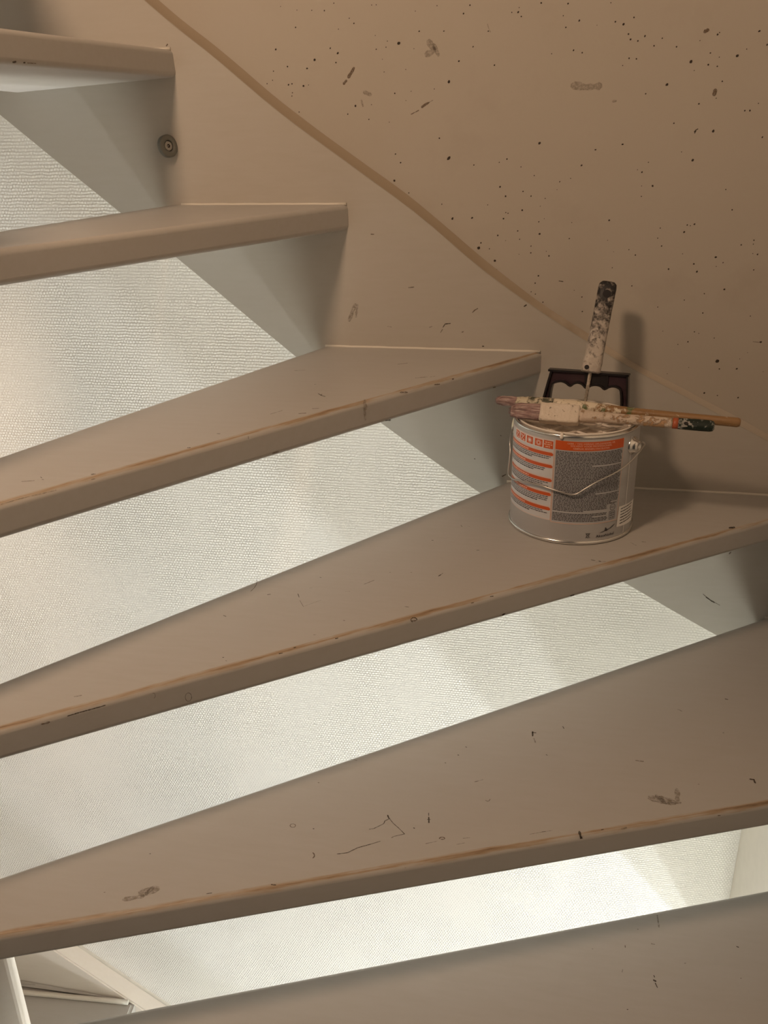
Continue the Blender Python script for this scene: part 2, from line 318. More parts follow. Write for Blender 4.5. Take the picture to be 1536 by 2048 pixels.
MARKS = {
 'wall': [(1,4.0,[(-0.2930,0.0120,0.5702),(-0.2961,0.0120,0.5658),(-0.3002,0.0120,0.5603)]),
   (1,3.5,[(-0.3038,0.0120,0.5556),(-0.3069,0.0120,0.5524)]),
   (2,9.8,[(-0.1914,0.0120,0.5973),(-0.1859,0.0120,0.5884),(-0.1936,0.0120,0.5847)]),
   (2,5.4,[(-0.1859,0.0120,0.5942),(-0.1804,0.0120,0.5833)]),
   (1,1.2,[(-0.2161,0.0120,0.5132),(-0.2059,0.0120,0.5177)]),
   (1,2.9,[(-0.2014,0.0120,0.5217),(-0.1969,0.0120,0.5247),(-0.1928,0.0120,0.5266)]),
   (2,1.0,[(-0.1928,0.0120,0.5266),(-0.1872,0.0120,0.5295)]),
   (2,5.4,[(-0.2785,0.0120,0.5411),(-0.2717,0.0120,0.5385)]),
   (2,1.0,[(-0.1171,0.0120,0.6158),(-0.1155,0.0120,0.6110),(-0.1133,0.0120,0.6071)]),
   (2,3.0,[(-0.2834,0.0120,0.5310),(-0.2819,0.0120,0.5248)]),
   (0,2.3,[(-0.3914,0.0120,0.5091),(-0.3881,0.0120,0.5094)]),
   (2,8.7,[(-0.0050,0.0120,0.5426),(0.0099,0.0120,0.5402),(0.0266,0.0120,0.5414)]),
   (1,3.9,[(0.1487,0.0120,0.5987),(0.1520,0.0120,0.6000)]),
   (1,4.4,[(0.1681,0.0120,0.5284),(0.1688,0.0120,0.5330)]),
   (0,1.5,[(0.1498,0.0120,0.4842),(0.1507,0.0120,0.4875),(0.1528,0.0120,0.4888)]),
   (2,3.4,[(0.0457,0.0120,0.5234),(0.0484,0.0120,0.5234)]),
   (1,0.7,[(0.2561,0.0120,0.2193),(0.2649,0.0120,0.2185)]),
   (0,1.2,[(-0.0094,0.0120,0.2974),(-0.0041,0.0120,0.2967)])],
 'stringer': [(1,1.4,[(-0.2720,0.0000,0.3602),(-0.2681,0.0000,0.3602)]),
   (1,1.6,[(-0.1272,0.0000,0.2543),(-0.1242,0.0000,0.2574),(-0.1204,0.0000,0.2597)]),
   (2,1.6,[(-0.2190,0.0000,0.2872),(-0.2121,0.0000,0.2882)]),
   (0,1.8,[(-0.0551,0.0000,0.2639),(-0.0524,0.0000,0.2658)]),
   (0,1.2,[(-0.1694,0.0000,0.2322),(-0.1664,0.0000,0.2369),(-0.1589,0.0000,0.2378)]),
   (1,1.0,[(-0.1729,0.0000,0.2244),(-0.1701,0.0000,0.2291)]),
   (2,1.0,[(-0.1890,0.0000,0.2315),(-0.1853,0.0000,0.2330)]),
   (1,1.2,[(-0.1419,0.0000,0.2256),(-0.1400,0.0000,0.2265)]),
   (2,5.8,[(-0.2980,0.0000,0.2613),(-0.3033,0.0000,0.2494),(-0.3072,0.0000,0.2399)]),
   (2,3.4,[(-0.2944,0.0000,0.2613),(-0.2973,0.0000,0.2448)]),
   (0,1.7,[(-0.1120,0.0000,0.2061),(-0.1104,0.0000,0.2061)]),
   (2,1.7,[(-0.2189,0.0000,0.2874),(-0.2118,0.0000,0.2884)]),
   (2,1.0,[(-0.2504,0.0000,0.2316),(-0.2449,0.0000,0.2308)]),
   (1,0.9,[(0.2345,0.0000,-0.1674),(0.2410,0.0000,-0.1731),(0.2483,0.0000,-0.1788)]),
   (0,1.8,[(0.2396,0.0000,-0.1723),(0.2482,0.0000,-0.1782),(0.2525,0.0000,-0.1803)]),
   (0,0.6,[(0.2525,0.0000,-0.1803),(0.2609,0.0000,-0.1843)]),
   (1,1.7,[(0.2635,0.0000,-0.0967),(0.2652,0.0000,-0.0941)]),
   (1,1.6,[(-0.1198,0.0000,0.0342),(-0.1191,0.0000,0.0338)]),
   (1,1.5,[(-0.0818,0.0000,0.0728),(-0.0809,0.0000,0.0723)]),
   (1,2.0,[(-0.0770,0.0000,0.0081),(-0.0723,0.0000,0.0112)])],
 't5': [(1,0.8,[(-0.2540,-0.5529,-0.2000),(-0.2540,-0.5541,-0.2000),(-0.2545,-0.5552,-0.2000),(-0.2556,-0.5559,-0.2000),(-0.2569,-0.5561,-0.2000),(-0.2582,-0.5558,-0.2000),(-0.2593,-0.5551,-0.2000),(-0.2600,-0.5540,-0.2000),(-0.2600,-0.5528,-0.2000),(-0.2595,-0.5517,-0.2000),(-0.2584,-0.5510,-0.2000),(-0.2571,-0.5507,-0.2000),(-0.2557,-0.5511,-0.2000),(-0.2546,-0.5518,-0.2000),(-0.2540,-0.5529,-0.2000)]),
   (1,1.3,[(-0.2247,-0.5884,-0.2000),(-0.2237,-0.5892,-0.2000),(-0.2228,-0.5903,-0.2000),(-0.2223,-0.5916,-0.2000),(-0.2221,-0.5930,-0.2000),(-0.2223,-0.5943,-0.2000),(-0.2228,-0.5953,-0.2000)]),
   (0,0.7,[(-0.1736,-0.5444,-0.2000),(-0.1691,-0.5426,-0.2000),(-0.1598,-0.5334,-0.2000)]),
   (0,0.8,[(-0.1598,-0.5334,-0.2000),(-0.1595,-0.5290,-0.2000),(-0.1546,-0.5243,-0.2000)]),
   (0,1.5,[(-0.1580,-0.5198,-0.2000),(-0.1561,-0.5241,-0.2000)]),
   (0,0.7,[(-0.1556,-0.5240,-0.2000),(-0.1497,-0.5311,-0.2000),(-0.1423,-0.5374,-0.2000),(-0.1348,-0.5447,-0.2000)]),
   (0,0.7,[(-0.1348,-0.5447,-0.2000),(-0.1453,-0.5502,-0.2000),(-0.1475,-0.5526,-0.2000)]),
   (0,0.6,[(-0.1585,-0.5598,-0.2000),(-0.1679,-0.5658,-0.2000)]),
   (0,0.8,[(-0.1679,-0.5658,-0.2000),(-0.1804,-0.5732,-0.2000),(-0.1889,-0.5818,-0.2000),(-0.1994,-0.5855,-0.2000)]),
   (0,0.9,[(-0.1140,-0.5087,-0.2000),(-0.1134,-0.5125,-0.2000)]),
   (0,1.5,[(-0.1130,-0.5150,-0.2000),(-0.1116,-0.5232,-0.2000)]),
   (0,1.1,[(-0.1139,-0.5188,-0.2000),(-0.1109,-0.5182,-0.2000)]),
   (1,0.8,[(-0.0493,-0.4749,-0.2000),(-0.0495,-0.4763,-0.2000),(-0.0500,-0.4775,-0.2000),(-0.0509,-0.4783,-0.2000),(-0.0520,-0.4785,-0.2000),(-0.0531,-0.4782,-0.2000),(-0.0539,-0.4773,-0.2000)]),
   (1,1.3,[(-0.0970,-0.5452,-0.2000),(-0.0968,-0.5440,-0.2000),(-0.0959,-0.5431,-0.2000),(-0.0945,-0.5425,-0.2000),(-0.0931,-0.5426,-0.2000),(-0.0920,-0.5432,-0.2000),(-0.0915,-0.5442,-0.2000)]),
   (1,1.3,[(-0.0950,-0.5458,-0.2000),(-0.0921,-0.5453,-0.2000)]),
   (2,0.9,[(-0.1102,-0.5549,-0.2000),(-0.0989,-0.5493,-0.2000)]),
   (2,0.7,[(-0.0779,-0.5504,-0.2000),(-0.0697,-0.5466,-0.2000)]),
   (2,0.9,[(-0.0721,-0.5403,-0.2000),(-0.0654,-0.5382,-0.2000)]),
   (0,1.1,[(-0.2338,-0.5542,-0.2000),(-0.2330,-0.5540,-0.2000)]),
   (0,1.3,[(-0.1266,-0.5341,-0.2000),(-0.1256,-0.5345,-0.2000)]),
   (0,1.2,[(-0.0940,-0.4037,-0.2000),(-0.0928,-0.4038,-0.2000)]),
   (0,1.2,[(-0.0864,-0.3867,-0.2000),(-0.0852,-0.3871,-0.2000)]),
   (0,1.0,[(-0.1074,-0.4208,-0.2000),(-0.1064,-0.4209,-0.2000)]),
   (1,1.0,[(-0.2478,-0.4809,-0.2000),(-0.2467,-0.4810,-0.2000)]),
   (2,1.4,[(-0.0692,-0.4486,-0.2000),(-0.0603,-0.4433,-0.2000)]),
   (2,1.4,[(-0.2197,-0.4331,-0.2000),(-0.2125,-0.4340,-0.2000)]),
   (0,1.4,[(-0.0079,-0.3445,-0.2000),(-0.0034,-0.3444,-0.2000)]),
   (0,2.0,[(-0.0073,-0.3429,-0.2000),(-0.0070,-0.3514,-0.2000)]),
   (2,1.8,[(-0.0051,-0.3560,-0.2000),(-0.0031,-0.3640,-0.2000)]),
   (0,1.1,[(0.0295,-0.3258,-0.2000),(0.0309,-0.3296,-0.2000)]),
   (0,1.3,[(0.0107,-0.3853,-0.2000),(0.0119,-0.3858,-0.2000)]),
   (0,1.5,[(0.2379,-0.2304,-0.2000),(0.2409,-0.2311,-0.2000)]),
   (2,1.7,[(0.1749,-0.2645,-0.2000),(0.1794,-0.2676,-0.2000)]),
   (2,1.1,[(0.1462,-0.4417,-0.2000),(0.1536,-0.4427,-0.2000),(0.1611,-0.4434,-0.2000)]),
   (0,2.2,[(0.2427,-0.3899,-0.2000),(0.2466,-0.3899,-0.2000),(0.2470,-0.3953,-0.2000)]),
   (2,0.7,[(-0.0029,-0.5222,-0.2000),(0.0098,-0.5165,-0.2000),(0.0208,-0.5120,-0.2000)]),
   (1,0.9,[(0.0098,-0.5165,-0.2000),(0.0135,-0.5151,-0.2000)]),
   (1,0.9,[(0.1830,-0.4091,-0.2000),(0.1839,-0.4089,-0.2000)]),
   (2,2.2,[(0.1159,-0.3781,-0.2000),(0.1239,-0.3783,-0.2000)]),
   (1,1.2,[(0.2245,-0.3055,-0.2000),(0.2256,-0.3053,-0.2000)]),
   (0,1.0,[(-0.3941,-0.6195,-0.2000),(-0.3932,-0.6193,-0.2000)]),
   (1,0.8,[(-0.4170,-0.6763,-0.2000),(-0.4160,-0.6761,-0.2000)]),
   (0,0.9,[(-0.3147,-0.6599,-0.2000),(-0.3103,-0.6582,-0.2000)]),
   (2,12.3,[(0.1305,-0.4421,-0.2000),(0.1391,-0.4431,-0.2000),(0.1498,-0.4445,-0.2000)]),
   (2,5.5,[(0.1353,-0.4371,-0.2000),(0.1431,-0.4473,-0.2000)]),
   (2,5.6,[(0.1583,-0.4230,-0.2000),(0.1572,-0.4400,-0.2000)]),
   (2,3.1,[(0.1458,-0.4469,-0.2000),(0.1594,-0.4445,-0.2000)]),
   (2,10.1,[(-0.3784,-0.6695,-0.2000),(-0.3681,-0.6638,-0.2000)]),
   (2,5.0,[(-0.3741,-0.6694,-0.2000),(-0.3717,-0.6631,-0.2000)]),
   (2,5.6,[(-0.3922,-0.6809,-0.2000),(-0.3772,-0.6744,-0.2000)])],
 'n5': [(0,1.6,[(-0.2529,-0.6413,-0.1954),(-0.2495,-0.6399,-0.1967)]),
   (2,1.1,[(-0.1235,-0.5873,-0.2067),(-0.1240,-0.5876,-0.2082),(-0.1254,-0.5881,-0.2088),(-0.1270,-0.5888,-0.2083),(-0.1282,-0.5893,-0.2069),(-0.1285,-0.5894,-0.2052),(-0.1278,-0.5891,-0.2038),(-0.1263,-0.5885,-0.2034),(-0.1248,-0.5879,-0.2041)]),
   (2,0.7,[(-0.1160,-0.5842,-0.2074),(-0.1008,-0.5779,-0.2081)]),
   (2,1.1,[(-0.1280,-0.5892,-0.2094),(-0.1232,-0.5872,-0.2105)]),
   (0,2.6,[(0.0487,-0.5155,-0.1940),(0.0501,-0.5149,-0.1991),(0.0518,-0.5142,-0.2053)]),
   (0,1.2,[(0.0723,-0.5057,-0.1964),(0.0741,-0.5049,-0.1965)]),
   (2,2.9,[(0.0944,-0.4964,-0.2000),(0.0985,-0.4947,-0.1997)]),
   (1,1.3,[(0.1993,-0.4527,-0.2043),(0.2017,-0.4517,-0.2046)]),
   (1,1.2,[(-0.0029,-0.5370,-0.2049),(-0.0011,-0.5363,-0.2051)])],
 't4': [(1,0.8,[(-0.3438,-0.3693,0.0000),(-0.3404,-0.3819,-0.0000),(-0.3402,-0.3906,0.0000),(-0.3415,-0.3993,-0.0000)]),
   (0,0.8,[(-0.2849,-0.3965,0.0000),(-0.2813,-0.4042,0.0000)]),
   (1,0.6,[(-0.2781,-0.4119,-0.0000),(-0.2704,-0.4247,0.0000)]),
   (2,0.5,[(-0.2704,-0.4247,0.0000),(-0.2543,-0.4068,0.0000)]),
   (1,0.8,[(-0.2135,-0.3607,0.0000),(-0.2040,-0.3491,0.0000)]),
   (2,0.6,[(-0.2312,-0.3819,-0.0000),(-0.2264,-0.3808,0.0000)]),
   (0,1.2,[(-0.3192,-0.4041,0.0000),(-0.3165,-0.4028,0.0000)]),
   (0,1.0,[(-0.2700,-0.3521,0.0000),(-0.2685,-0.3527,0.0000)]),
   (0,1.3,[(-0.1518,-0.2267,0.0000),(-0.1503,-0.2265,0.0000)]),
   (0,1.3,[(-0.0911,-0.2472,0.0000),(-0.0884,-0.2468,0.0000)]),
   (0,1.6,[(-0.1292,-0.3260,-0.0000),(-0.1273,-0.3221,-0.0000)]),
   (0,0.6,[(-0.1273,-0.3221,-0.0000),(-0.1252,-0.3177,0.0000)]),
   (1,1.2,[(-0.1567,-0.4062,0.0000),(-0.1524,-0.4067,0.0000)]),
   (1,1.1,[(-0.2182,-0.4477,0.0000),(-0.2168,-0.4479,0.0000)]),
   (1,0.7,[(-0.2428,-0.4826,0.0000),(-0.2401,-0.4822,0.0000)]),
   (1,0.8,[(-0.1895,-0.3257,0.0000),(-0.1885,-0.3255,0.0000)]),
   (1,0.8,[(-0.1641,-0.3216,0.0000),(-0.1628,-0.3214,0.0000)]),
   (2,1.6,[(-0.1198,-0.1729,0.0000),(-0.1182,-0.1772,0.0000)]),
   (2,1.6,[(-0.1105,-0.1743,0.0000),(-0.1083,-0.1757,0.0000)]),
   (2,0.6,[(-0.2756,-0.3806,0.0000),(-0.2722,-0.3796,0.0000)]),
   (0,1.1,[(-0.3234,-0.5413,0.0000),(-0.3224,-0.5412,0.0000)]),
   (0,0.7,[(-0.3181,-0.5469,-0.0000),(-0.3171,-0.5471,0.0000)]),
   (0,0.8,[(-0.3533,-0.4587,0.0000),(-0.3497,-0.4604,-0.0000)]),
   (2,1.4,[(-0.4404,-0.6314,0.0000),(-0.4349,-0.6284,0.0000)]),
   (0,1.2,[(0.0515,-0.2527,0.0000),(0.0559,-0.2546,0.0000)]),
   (0,1.6,[(0.0607,-0.2548,0.0000),(0.0626,-0.2550,0.0000)]),
   (2,1.0,[(0.1015,-0.1936,0.0000),(0.1085,-0.2019,0.0000)]),
   (1,1.2,[(0.1164,-0.1896,-0.0000),(0.1209,-0.1895,-0.0000)]),
   (2,0.9,[(0.0569,-0.2590,-0.0000),(0.0690,-0.2545,0.0000)])],
 'n4': [(0,1.1,[(-0.1441,-0.4310,-0.0044),(-0.1452,-0.4318,-0.0029),(-0.1456,-0.4321,-0.0013),(-0.1452,-0.4318,0.0001),(-0.1441,-0.4309,0.0008),(-0.1426,-0.4298,0.0007),(-0.1411,-0.4286,-0.0003),(-0.1400,-0.4277,-0.0018),(-0.1396,-0.4274,-0.0034)]),
   (1,1.5,[(-0.1448,-0.4315,-0.0028),(-0.1406,-0.4282,-0.0039)]),
   (0,1.1,[(-0.2671,-0.5275,0.0021),(-0.2645,-0.5255,0.0017)]),
   (0,1.3,[(-0.2171,-0.4882,0.0015),(-0.2151,-0.4867,0.0012)]),
   (0,0.9,[(-0.2544,-0.5175,0.0043),(-0.2526,-0.5161,0.0041)]),
   (0,1.2,[(-0.0637,-0.3678,0.0005),(-0.0608,-0.3655,-0.0001)]),
   (1,1.2,[(-0.0838,-0.3836,-0.0011),(-0.0817,-0.3819,-0.0014)]),
   (0,1.8,[(-0.0496,-0.3567,-0.0290),(-0.0481,-0.3556,-0.0284)]),
   (0,0.5,[(-0.3414,-0.5858,-0.0200),(-0.3419,-0.5862,-0.0220),(-0.3427,-0.5868,-0.0234),(-0.3438,-0.5877,-0.0239),(-0.3449,-0.5885,-0.0234),(-0.3458,-0.5893,-0.0221),(-0.3463,-0.5897,-0.0201),(-0.3464,-0.5897,-0.0179),(-0.3460,-0.5894,-0.0159),(-0.3452,-0.5888,-0.0145),(-0.3441,-0.5879,-0.0140),(-0.3430,-0.5871,-0.0144),(-0.3421,-0.5863,-0.0158),(-0.3415,-0.5859,-0.0177),(-0.3414,-0.5858,-0.0200)]),
   (1,0.5,[(-0.3706,-0.6088,-0.0031),(-0.3700,-0.6083,-0.0032),(-0.3694,-0.6078,-0.0038),(-0.3690,-0.6075,-0.0048),(-0.3689,-0.6074,-0.0061),(-0.3690,-0.6075,-0.0074),(-0.3693,-0.6077,-0.0084),(-0.3699,-0.6082,-0.0091)]),
   (0,1.2,[(-0.4332,-0.6579,-0.0023),(-0.4247,-0.6512,-0.0020),(-0.4161,-0.6445,-0.0021),(-0.4062,-0.6367,-0.0020)]),
   (1,2.4,[(-0.4514,-0.6722,-0.0034),(-0.4488,-0.6702,-0.0036),(-0.4467,-0.6685,-0.0034)]),
   (0,0.7,[(0.1300,-0.2158,-0.0181),(0.1299,-0.2159,-0.0202),(0.1293,-0.2163,-0.0217),(0.1284,-0.2171,-0.0223),(0.1272,-0.2180,-0.0220),(0.1260,-0.2189,-0.0207),(0.1251,-0.2196,-0.0187),(0.1246,-0.2200,-0.0164),(0.1247,-0.2200,-0.0143),(0.1252,-0.2195,-0.0128),(0.1262,-0.2188,-0.0122),(0.1274,-0.2178,-0.0125),(0.1285,-0.2169,-0.0138),(0.1295,-0.2162,-0.0158),(0.1300,-0.2158,-0.0181)]),
   (0,2.6,[(0.2307,-0.1368,0.0046),(0.2381,-0.1309,0.0028)]),
   (0,2.4,[(-0.0494,-0.3566,-0.0285),(-0.0474,-0.3551,-0.0283)]),
   (0,1.8,[(0.0282,-0.2957,-0.0296),(0.0321,-0.2926,-0.0296)]),
   (1,1.5,[(0.1778,-0.1783,-0.0171),(0.1788,-0.1775,-0.0174)])],
 't3': [(0,1.2,[(-0.2890,-0.2524,0.2000),(-0.2834,-0.2596,0.2000),(-0.2774,-0.2640,0.2000)]),
   (1,1.0,[(-0.2834,-0.2596,0.2000),(-0.2840,-0.2544,0.2000)]),
   (0,1.3,[(-0.3049,-0.2108,0.2000),(-0.3037,-0.2106,0.2000)]),
   (1,1.4,[(-0.2189,-0.0961,0.2000),(-0.2068,-0.0880,0.2000)]),
   (1,1.8,[(-0.2895,-0.3368,0.2000),(-0.2824,-0.3336,0.2000)]),
   (1,1.4,[(-0.2793,-0.3153,0.2000),(-0.2723,-0.3135,0.2000)]),
   (2,1.4,[(-0.3213,-0.3427,0.2000),(-0.3120,-0.3275,0.2000)]),
   (2,2.6,[(-0.1823,-0.1644,0.2000),(-0.1693,-0.1578,0.2000)]),
   (2,1.5,[(-0.1643,-0.1572,0.2000),(-0.1598,-0.1526,0.2000)]),
   (2,2.1,[(-0.3493,-0.1476,0.2000),(-0.3370,-0.1429,0.2000)]),
   (0,0.7,[(-0.4769,-0.5672,0.2000),(-0.4744,-0.5696,0.2000)]),
   (0,1.0,[(-0.4718,-0.5732,0.2000),(-0.4704,-0.5735,0.2000)]),
   (0,1.1,[(-0.3568,-0.4189,0.2000),(-0.3535,-0.4190,0.2000)]),
   (2,1.7,[(-0.4879,-0.5809,0.2000),(-0.4780,-0.5772,0.2000)])],
 'n3': [(2,7.0,[(-0.2253,-0.2782,0.1993),(-0.2247,-0.2774,0.1926)]),
   (2,3.7,[(-0.2259,-0.2792,0.1931),(-0.2253,-0.2783,0.1783)]),
   (0,1.7,[(-0.2059,-0.2508,0.1687),(-0.2015,-0.2446,0.1677)]),
   (1,1.7,[(-0.3055,-0.3917,0.1709),(-0.3009,-0.3851,0.1706)]),
   (1,1.9,[(-0.1911,-0.2299,0.1990),(-0.1842,-0.2203,0.1966)]),
   (1,1.5,[(-0.1559,-0.1802,0.1966),(-0.1506,-0.1728,0.1953)]),
   (0,1.5,[(-0.1366,-0.1529,0.1972),(-0.1353,-0.1511,0.1970)]),
   (1,1.6,[(-0.0887,-0.0852,0.1693),(-0.0861,-0.0815,0.1689)]),
   (1,1.0,[(-0.4265,-0.5627,0.2038),(-0.4244,-0.5597,0.2032)]),
   (0,0.7,[(-0.3229,-0.4163,0.1977),(-0.3229,-0.4164,0.1950)]),
   (2,1.0,[(-0.4269,-0.5634,0.1989),(-0.4250,-0.5606,0.1987)]),
   (1,1.1,[(-0.3659,-0.4771,0.2037),(-0.3643,-0.4749,0.2032)]),
   (2,1.0,[(-0.4765,-0.6335,0.1994),(-0.4673,-0.6204,0.1997),(-0.4473,-0.5921,0.1983)])],
 't6': [(0,1.3,[(0.1461,-0.5046,-0.4000),(0.1467,-0.5065,-0.4000)]),
   (0,2.3,[(0.1457,-0.5109,-0.4000),(0.1473,-0.5118,-0.4000)]),
   (0,1.3,[(0.1470,-0.5148,-0.4000),(0.1487,-0.5198,-0.4000)]),
   (0,1.6,[(0.2452,-0.4467,-0.4000),(0.2468,-0.4472,-0.4000)]),
   (1,0.9,[(0.1158,-0.4681,-0.4000),(0.1159,-0.4710,-0.4000)]),
   (1,0.7,[(0.0775,-0.4800,-0.4000),(0.0784,-0.4801,-0.4000)]),
   (1,1.0,[(0.1317,-0.4416,-0.4000),(0.1326,-0.4415,-0.4000)]),
   (2,1.4,[(0.1469,-0.4602,-0.4000),(0.1501,-0.4605,-0.4000)]),
   (0,0.8,[(0.1139,-0.5542,-0.4000),(0.1149,-0.5540,-0.4000)]),
   (1,0.9,[(0.2425,-0.4910,-0.4000),(0.2433,-0.4908,-0.4000)]),
   (1,0.7,[(0.1820,-0.4814,-0.4000),(0.1837,-0.4811,-0.4000)]),
   (2,2.1,[(0.1569,-0.4161,-0.4000),(0.1574,-0.4333,-0.4000)]),
   (2,1.0,[(0.1116,-0.5027,-0.4000),(0.1107,-0.5062,-0.4000)])],
 'n1': [(0,2.2,[(-0.5792,-0.3313,0.5675),(-0.5786,-0.3271,0.5681)]),
   (0,1.5,[(-0.5767,-0.3154,0.5677),(-0.5764,-0.3132,0.5680)]),
   (1,1.0,[(-0.5758,-0.3095,0.5678),(-0.5738,-0.2962,0.5680)]),
   (1,1.9,[(-0.5337,-0.0363,0.6013),(-0.5331,-0.0327,0.6031)])],
}

# ------------------------------------------------------------------ marks and pits (part of the surface they sit in)
def ribbon(bm, pts, w, nrm, mi, seed=0):
    """a flat mark of uneven width along pts, lying on the surface with normal nrm"""
    rnd = random.Random(seed)
    nrm = Vector(nrm).normalized()
    P = [Vector(p) for p in pts]
    Q = []
    for i in range(len(P) - 1):
        k = max(2, int((P[i + 1] - P[i]).length / max(w * 0.6, 0.0012)))
        Q += [P[i].lerp(P[i + 1], j / k) for j in range(k)]
    Q.append(P[-1])
    t0 = (Q[1] - Q[0]).normalized(); t1 = (Q[-1] - Q[-2]).normalized()
    Q = [Q[0] - t0 * w * 0.45] + Q + [Q[-1] + t1 * w * 0.45]
    n = len(Q); L = []; Rr = []
    for i, q in enumerate(Q):
        t = (Q[min(i + 1, n - 1)] - Q[max(i - 1, 0)]).normalized()
        s = nrm.cross(t).normalized()
        e = 0.45 if i in (0, n - 1) else rnd.uniform(0.7, 1.15)
        L.append(bm.verts.new(q + nrm * 0.00018 + s * w * 0.5 * e * rnd.uniform(0.85, 1.1)))
        Rr.append(bm.verts.new(q + nrm * 0.00018 - s * w * 0.5 * e * rnd.uniform(0.85, 1.1)))
    for i in range(n - 1):
        f = bm.faces.new((L[i], Rr[i], Rr[i + 1], L[i + 1])); f.material_index = mi

def marks(bm, key, nrm, base_mi):
    for i, (kind, w, pts) in enumerate(MARKS.get(key, [])):
        ribbon(bm, pts, w / 1000.0, nrm, base_mi + kind, seed=hash((len(key), i)) % 1000)

# ------------------------------------------------------------------ the setting
WY = 0.012           # wall plane behind the stringer
RX = 0.352           # right wall plane
STR_TOP = [(-1.70, 1.62), (-1.15, 1.145), (-0.80, 0.855), (-0.573, 0.659), (-0.481, 0.588), (-0.395, 0.519), (-0.299, 0.452), (-0.203, 0.385),
           (-0.115, 0.314), (-0.019, 0.249), (0.088, 0.186), (0.195, 0.132), (0.293, 0.082), (0.352, 0.055)]
STR_BOT = [(-1.70, 1.27), (-1.15, 0.80), (-0.814, 0.524), (-0.647, 0.390), (-0.561, 0.322), (-0.393, 0.184), (-0.257, 0.080), (-0.118, -0.016),
           (0.0, -0.092), (0.118, -0.158), (0.252, -0.232), (0.352, -0.281)]
top_c = [(p.x, p.y) for p in smooth_path([(a, b, 0) for a, b in STR_TOP], 4)]
bot_c = [(p.x, p.y) for p in smooth_path([(a, b, 0) for a, b in STR_BOT], 4)]

def interp(C, x):
    for (a, b), (c, d) in zip(C, C[1:]):
        if a <= x <= c: return b + (d - b) * (x - a) / (c - a)
    return C[0][1] if x < C[0][0] else C[-1][1]

def structure(name, bm, mats):
    o = mesh_obj(name, bm, mats); o['kind'] = 'structure'; return o

# concrete wall above the stringer, with its air-bubble pits
bm = bmesh.new()
xs = [-1.70 + i * (RX + 1.70) / 60 for i in range(61)]
mid = [(x, 0.5 * (interp(top_c, x) + interp(bot_c, x))) for x in xs]
fr_lo = [bm.verts.new((x, WY, z)) for x, z in mid]; fr_hi = [bm.verts.new((x, WY, 2.2)) for x, z in mid]
bk_lo = [bm.verts.new((x, WY + 0.12, z)) for x, z in mid]; bk_hi = [bm.verts.new((x, WY + 0.12, 2.2)) for x, z in mid]
for i in range(60):
    bm.faces.new((fr_lo[i], fr_lo[i + 1], fr_hi[i + 1], fr_hi[i]))
    bm.faces.new((bk_lo[i + 1], bk_lo[i], bk_hi[i], bk_hi[i + 1]))
    bm.faces.new((fr_hi[i], fr_hi[i + 1], bk_hi[i + 1], bk_hi[i]))
    bm.faces.new((bk_lo[i], bk_lo[i + 1], fr_lo[i + 1], fr_lo[i]))
rnd = random.Random(5)
for x, z, r in PINHOLES:
    r = max(r, 0.55) / 1000.0
    a0 = rnd.uniform(0, 6.28); el = rnd.uniform(0.65, 1.0) if r < 0.003 else 0.6
    tilt = rnd.uniform(0.3, 1.2)
    vs = []
    for k in range(9):
        a = 2 * math.pi * k / 9
        u = r * math.cos(a + a0) * rnd.uniform(0.8, 1.15); v = r * el * math.sin(a + a0) * rnd.uniform(0.8, 1.15)
        vs.append(bm.verts.new((x + u * math.cos(tilt) - v * math.sin(tilt), WY - 0.0002, z + u * math.sin(tilt) + v * math.cos(tilt))))
    f = bm.faces.new(vs); f.material_index = 1
    f.normal_update()
    if f.normal.y > 0: f.normal_flip()
marks(bm, 'wall', (0, -1, 0), 2)
structure('wall_upper', bm, [M_CONC, M_HOLE] + M_MARKS)

# papered wall below the stringer
bm = bmesh.new()
box(bm, (-1.70, WY, -3.60), (RX, WY + 0.12, -0.30))
lo_f = [bm.verts.new((x, WY, -0.30)) for x, z in mid]; hi_f = [bm.verts.new((x, WY, z)) for x, z in mid]
for i in range(60):
    bm.faces.new((lo_f[i], lo_f[i + 1], hi_f[i + 1], hi_f[i]))
for (x, z, r) in ((-0.285, -0.335, 0.005), (-0.25, -0.42, 0.002), (-0.53, -0.02, 0.0015), (-0.42, -0.30, 0.002), (-0.64, 0.02, 0.0015)):
    c = bm.verts.new((x, WY - r * 0.5, z)); ring = [bm.verts.new((x + r * math.cos(a), WY - 0.0001, z + r * 1.2 * math.sin(a))) for a in [k * 0.785 for k in range(8)]]
    for k in range(8):
        f = bm.faces.new((c, ring[(k + 1) % 8], ring[k])); f.smooth = True
structure('wall_lower', bm, M_PAPER)

# right wall: solid above the opening to the lobby
bm = bmesh.new()
box(bm, (RX, -1.45, -0.935), (RX + 0.20, WY + 0.12, 2.2))
structure('wall_right', bm, M_SIDE)
bm = bmesh.new(); box(bm, (-1.82, -2.32, -3.60), (-1.70, WY + 0.12, 2.2)); structure('wall_left', bm, M_CONC)
bm = bmesh.new(); box(bm, (-1.82, -2.32, -3.72), (RX + 2.12, WY + 0.12, -3.60)); structure('floor', bm, M_FLOOR)
bm = bmesh.new(); box(bm, (RX + 0.20, -2.20, -0.935), (RX + 2.0, WY + 0.12, -0.80)); structure('ceiling_lobby', bm, M_WHITE)
bm = bmesh.new(); box(bm, (RX, WY, -3.60), (RX + 2.0, WY + 0.12, -0.935)); structure('wall_lobby_back', bm, M_WHITE)
bm = bmesh.new(); box(bm, (RX + 2.0, -2.32, -3.60), (RX + 2.12, WY + 0.12, -0.80)); structure('wall_lobby_right', bm, M_WHITE)

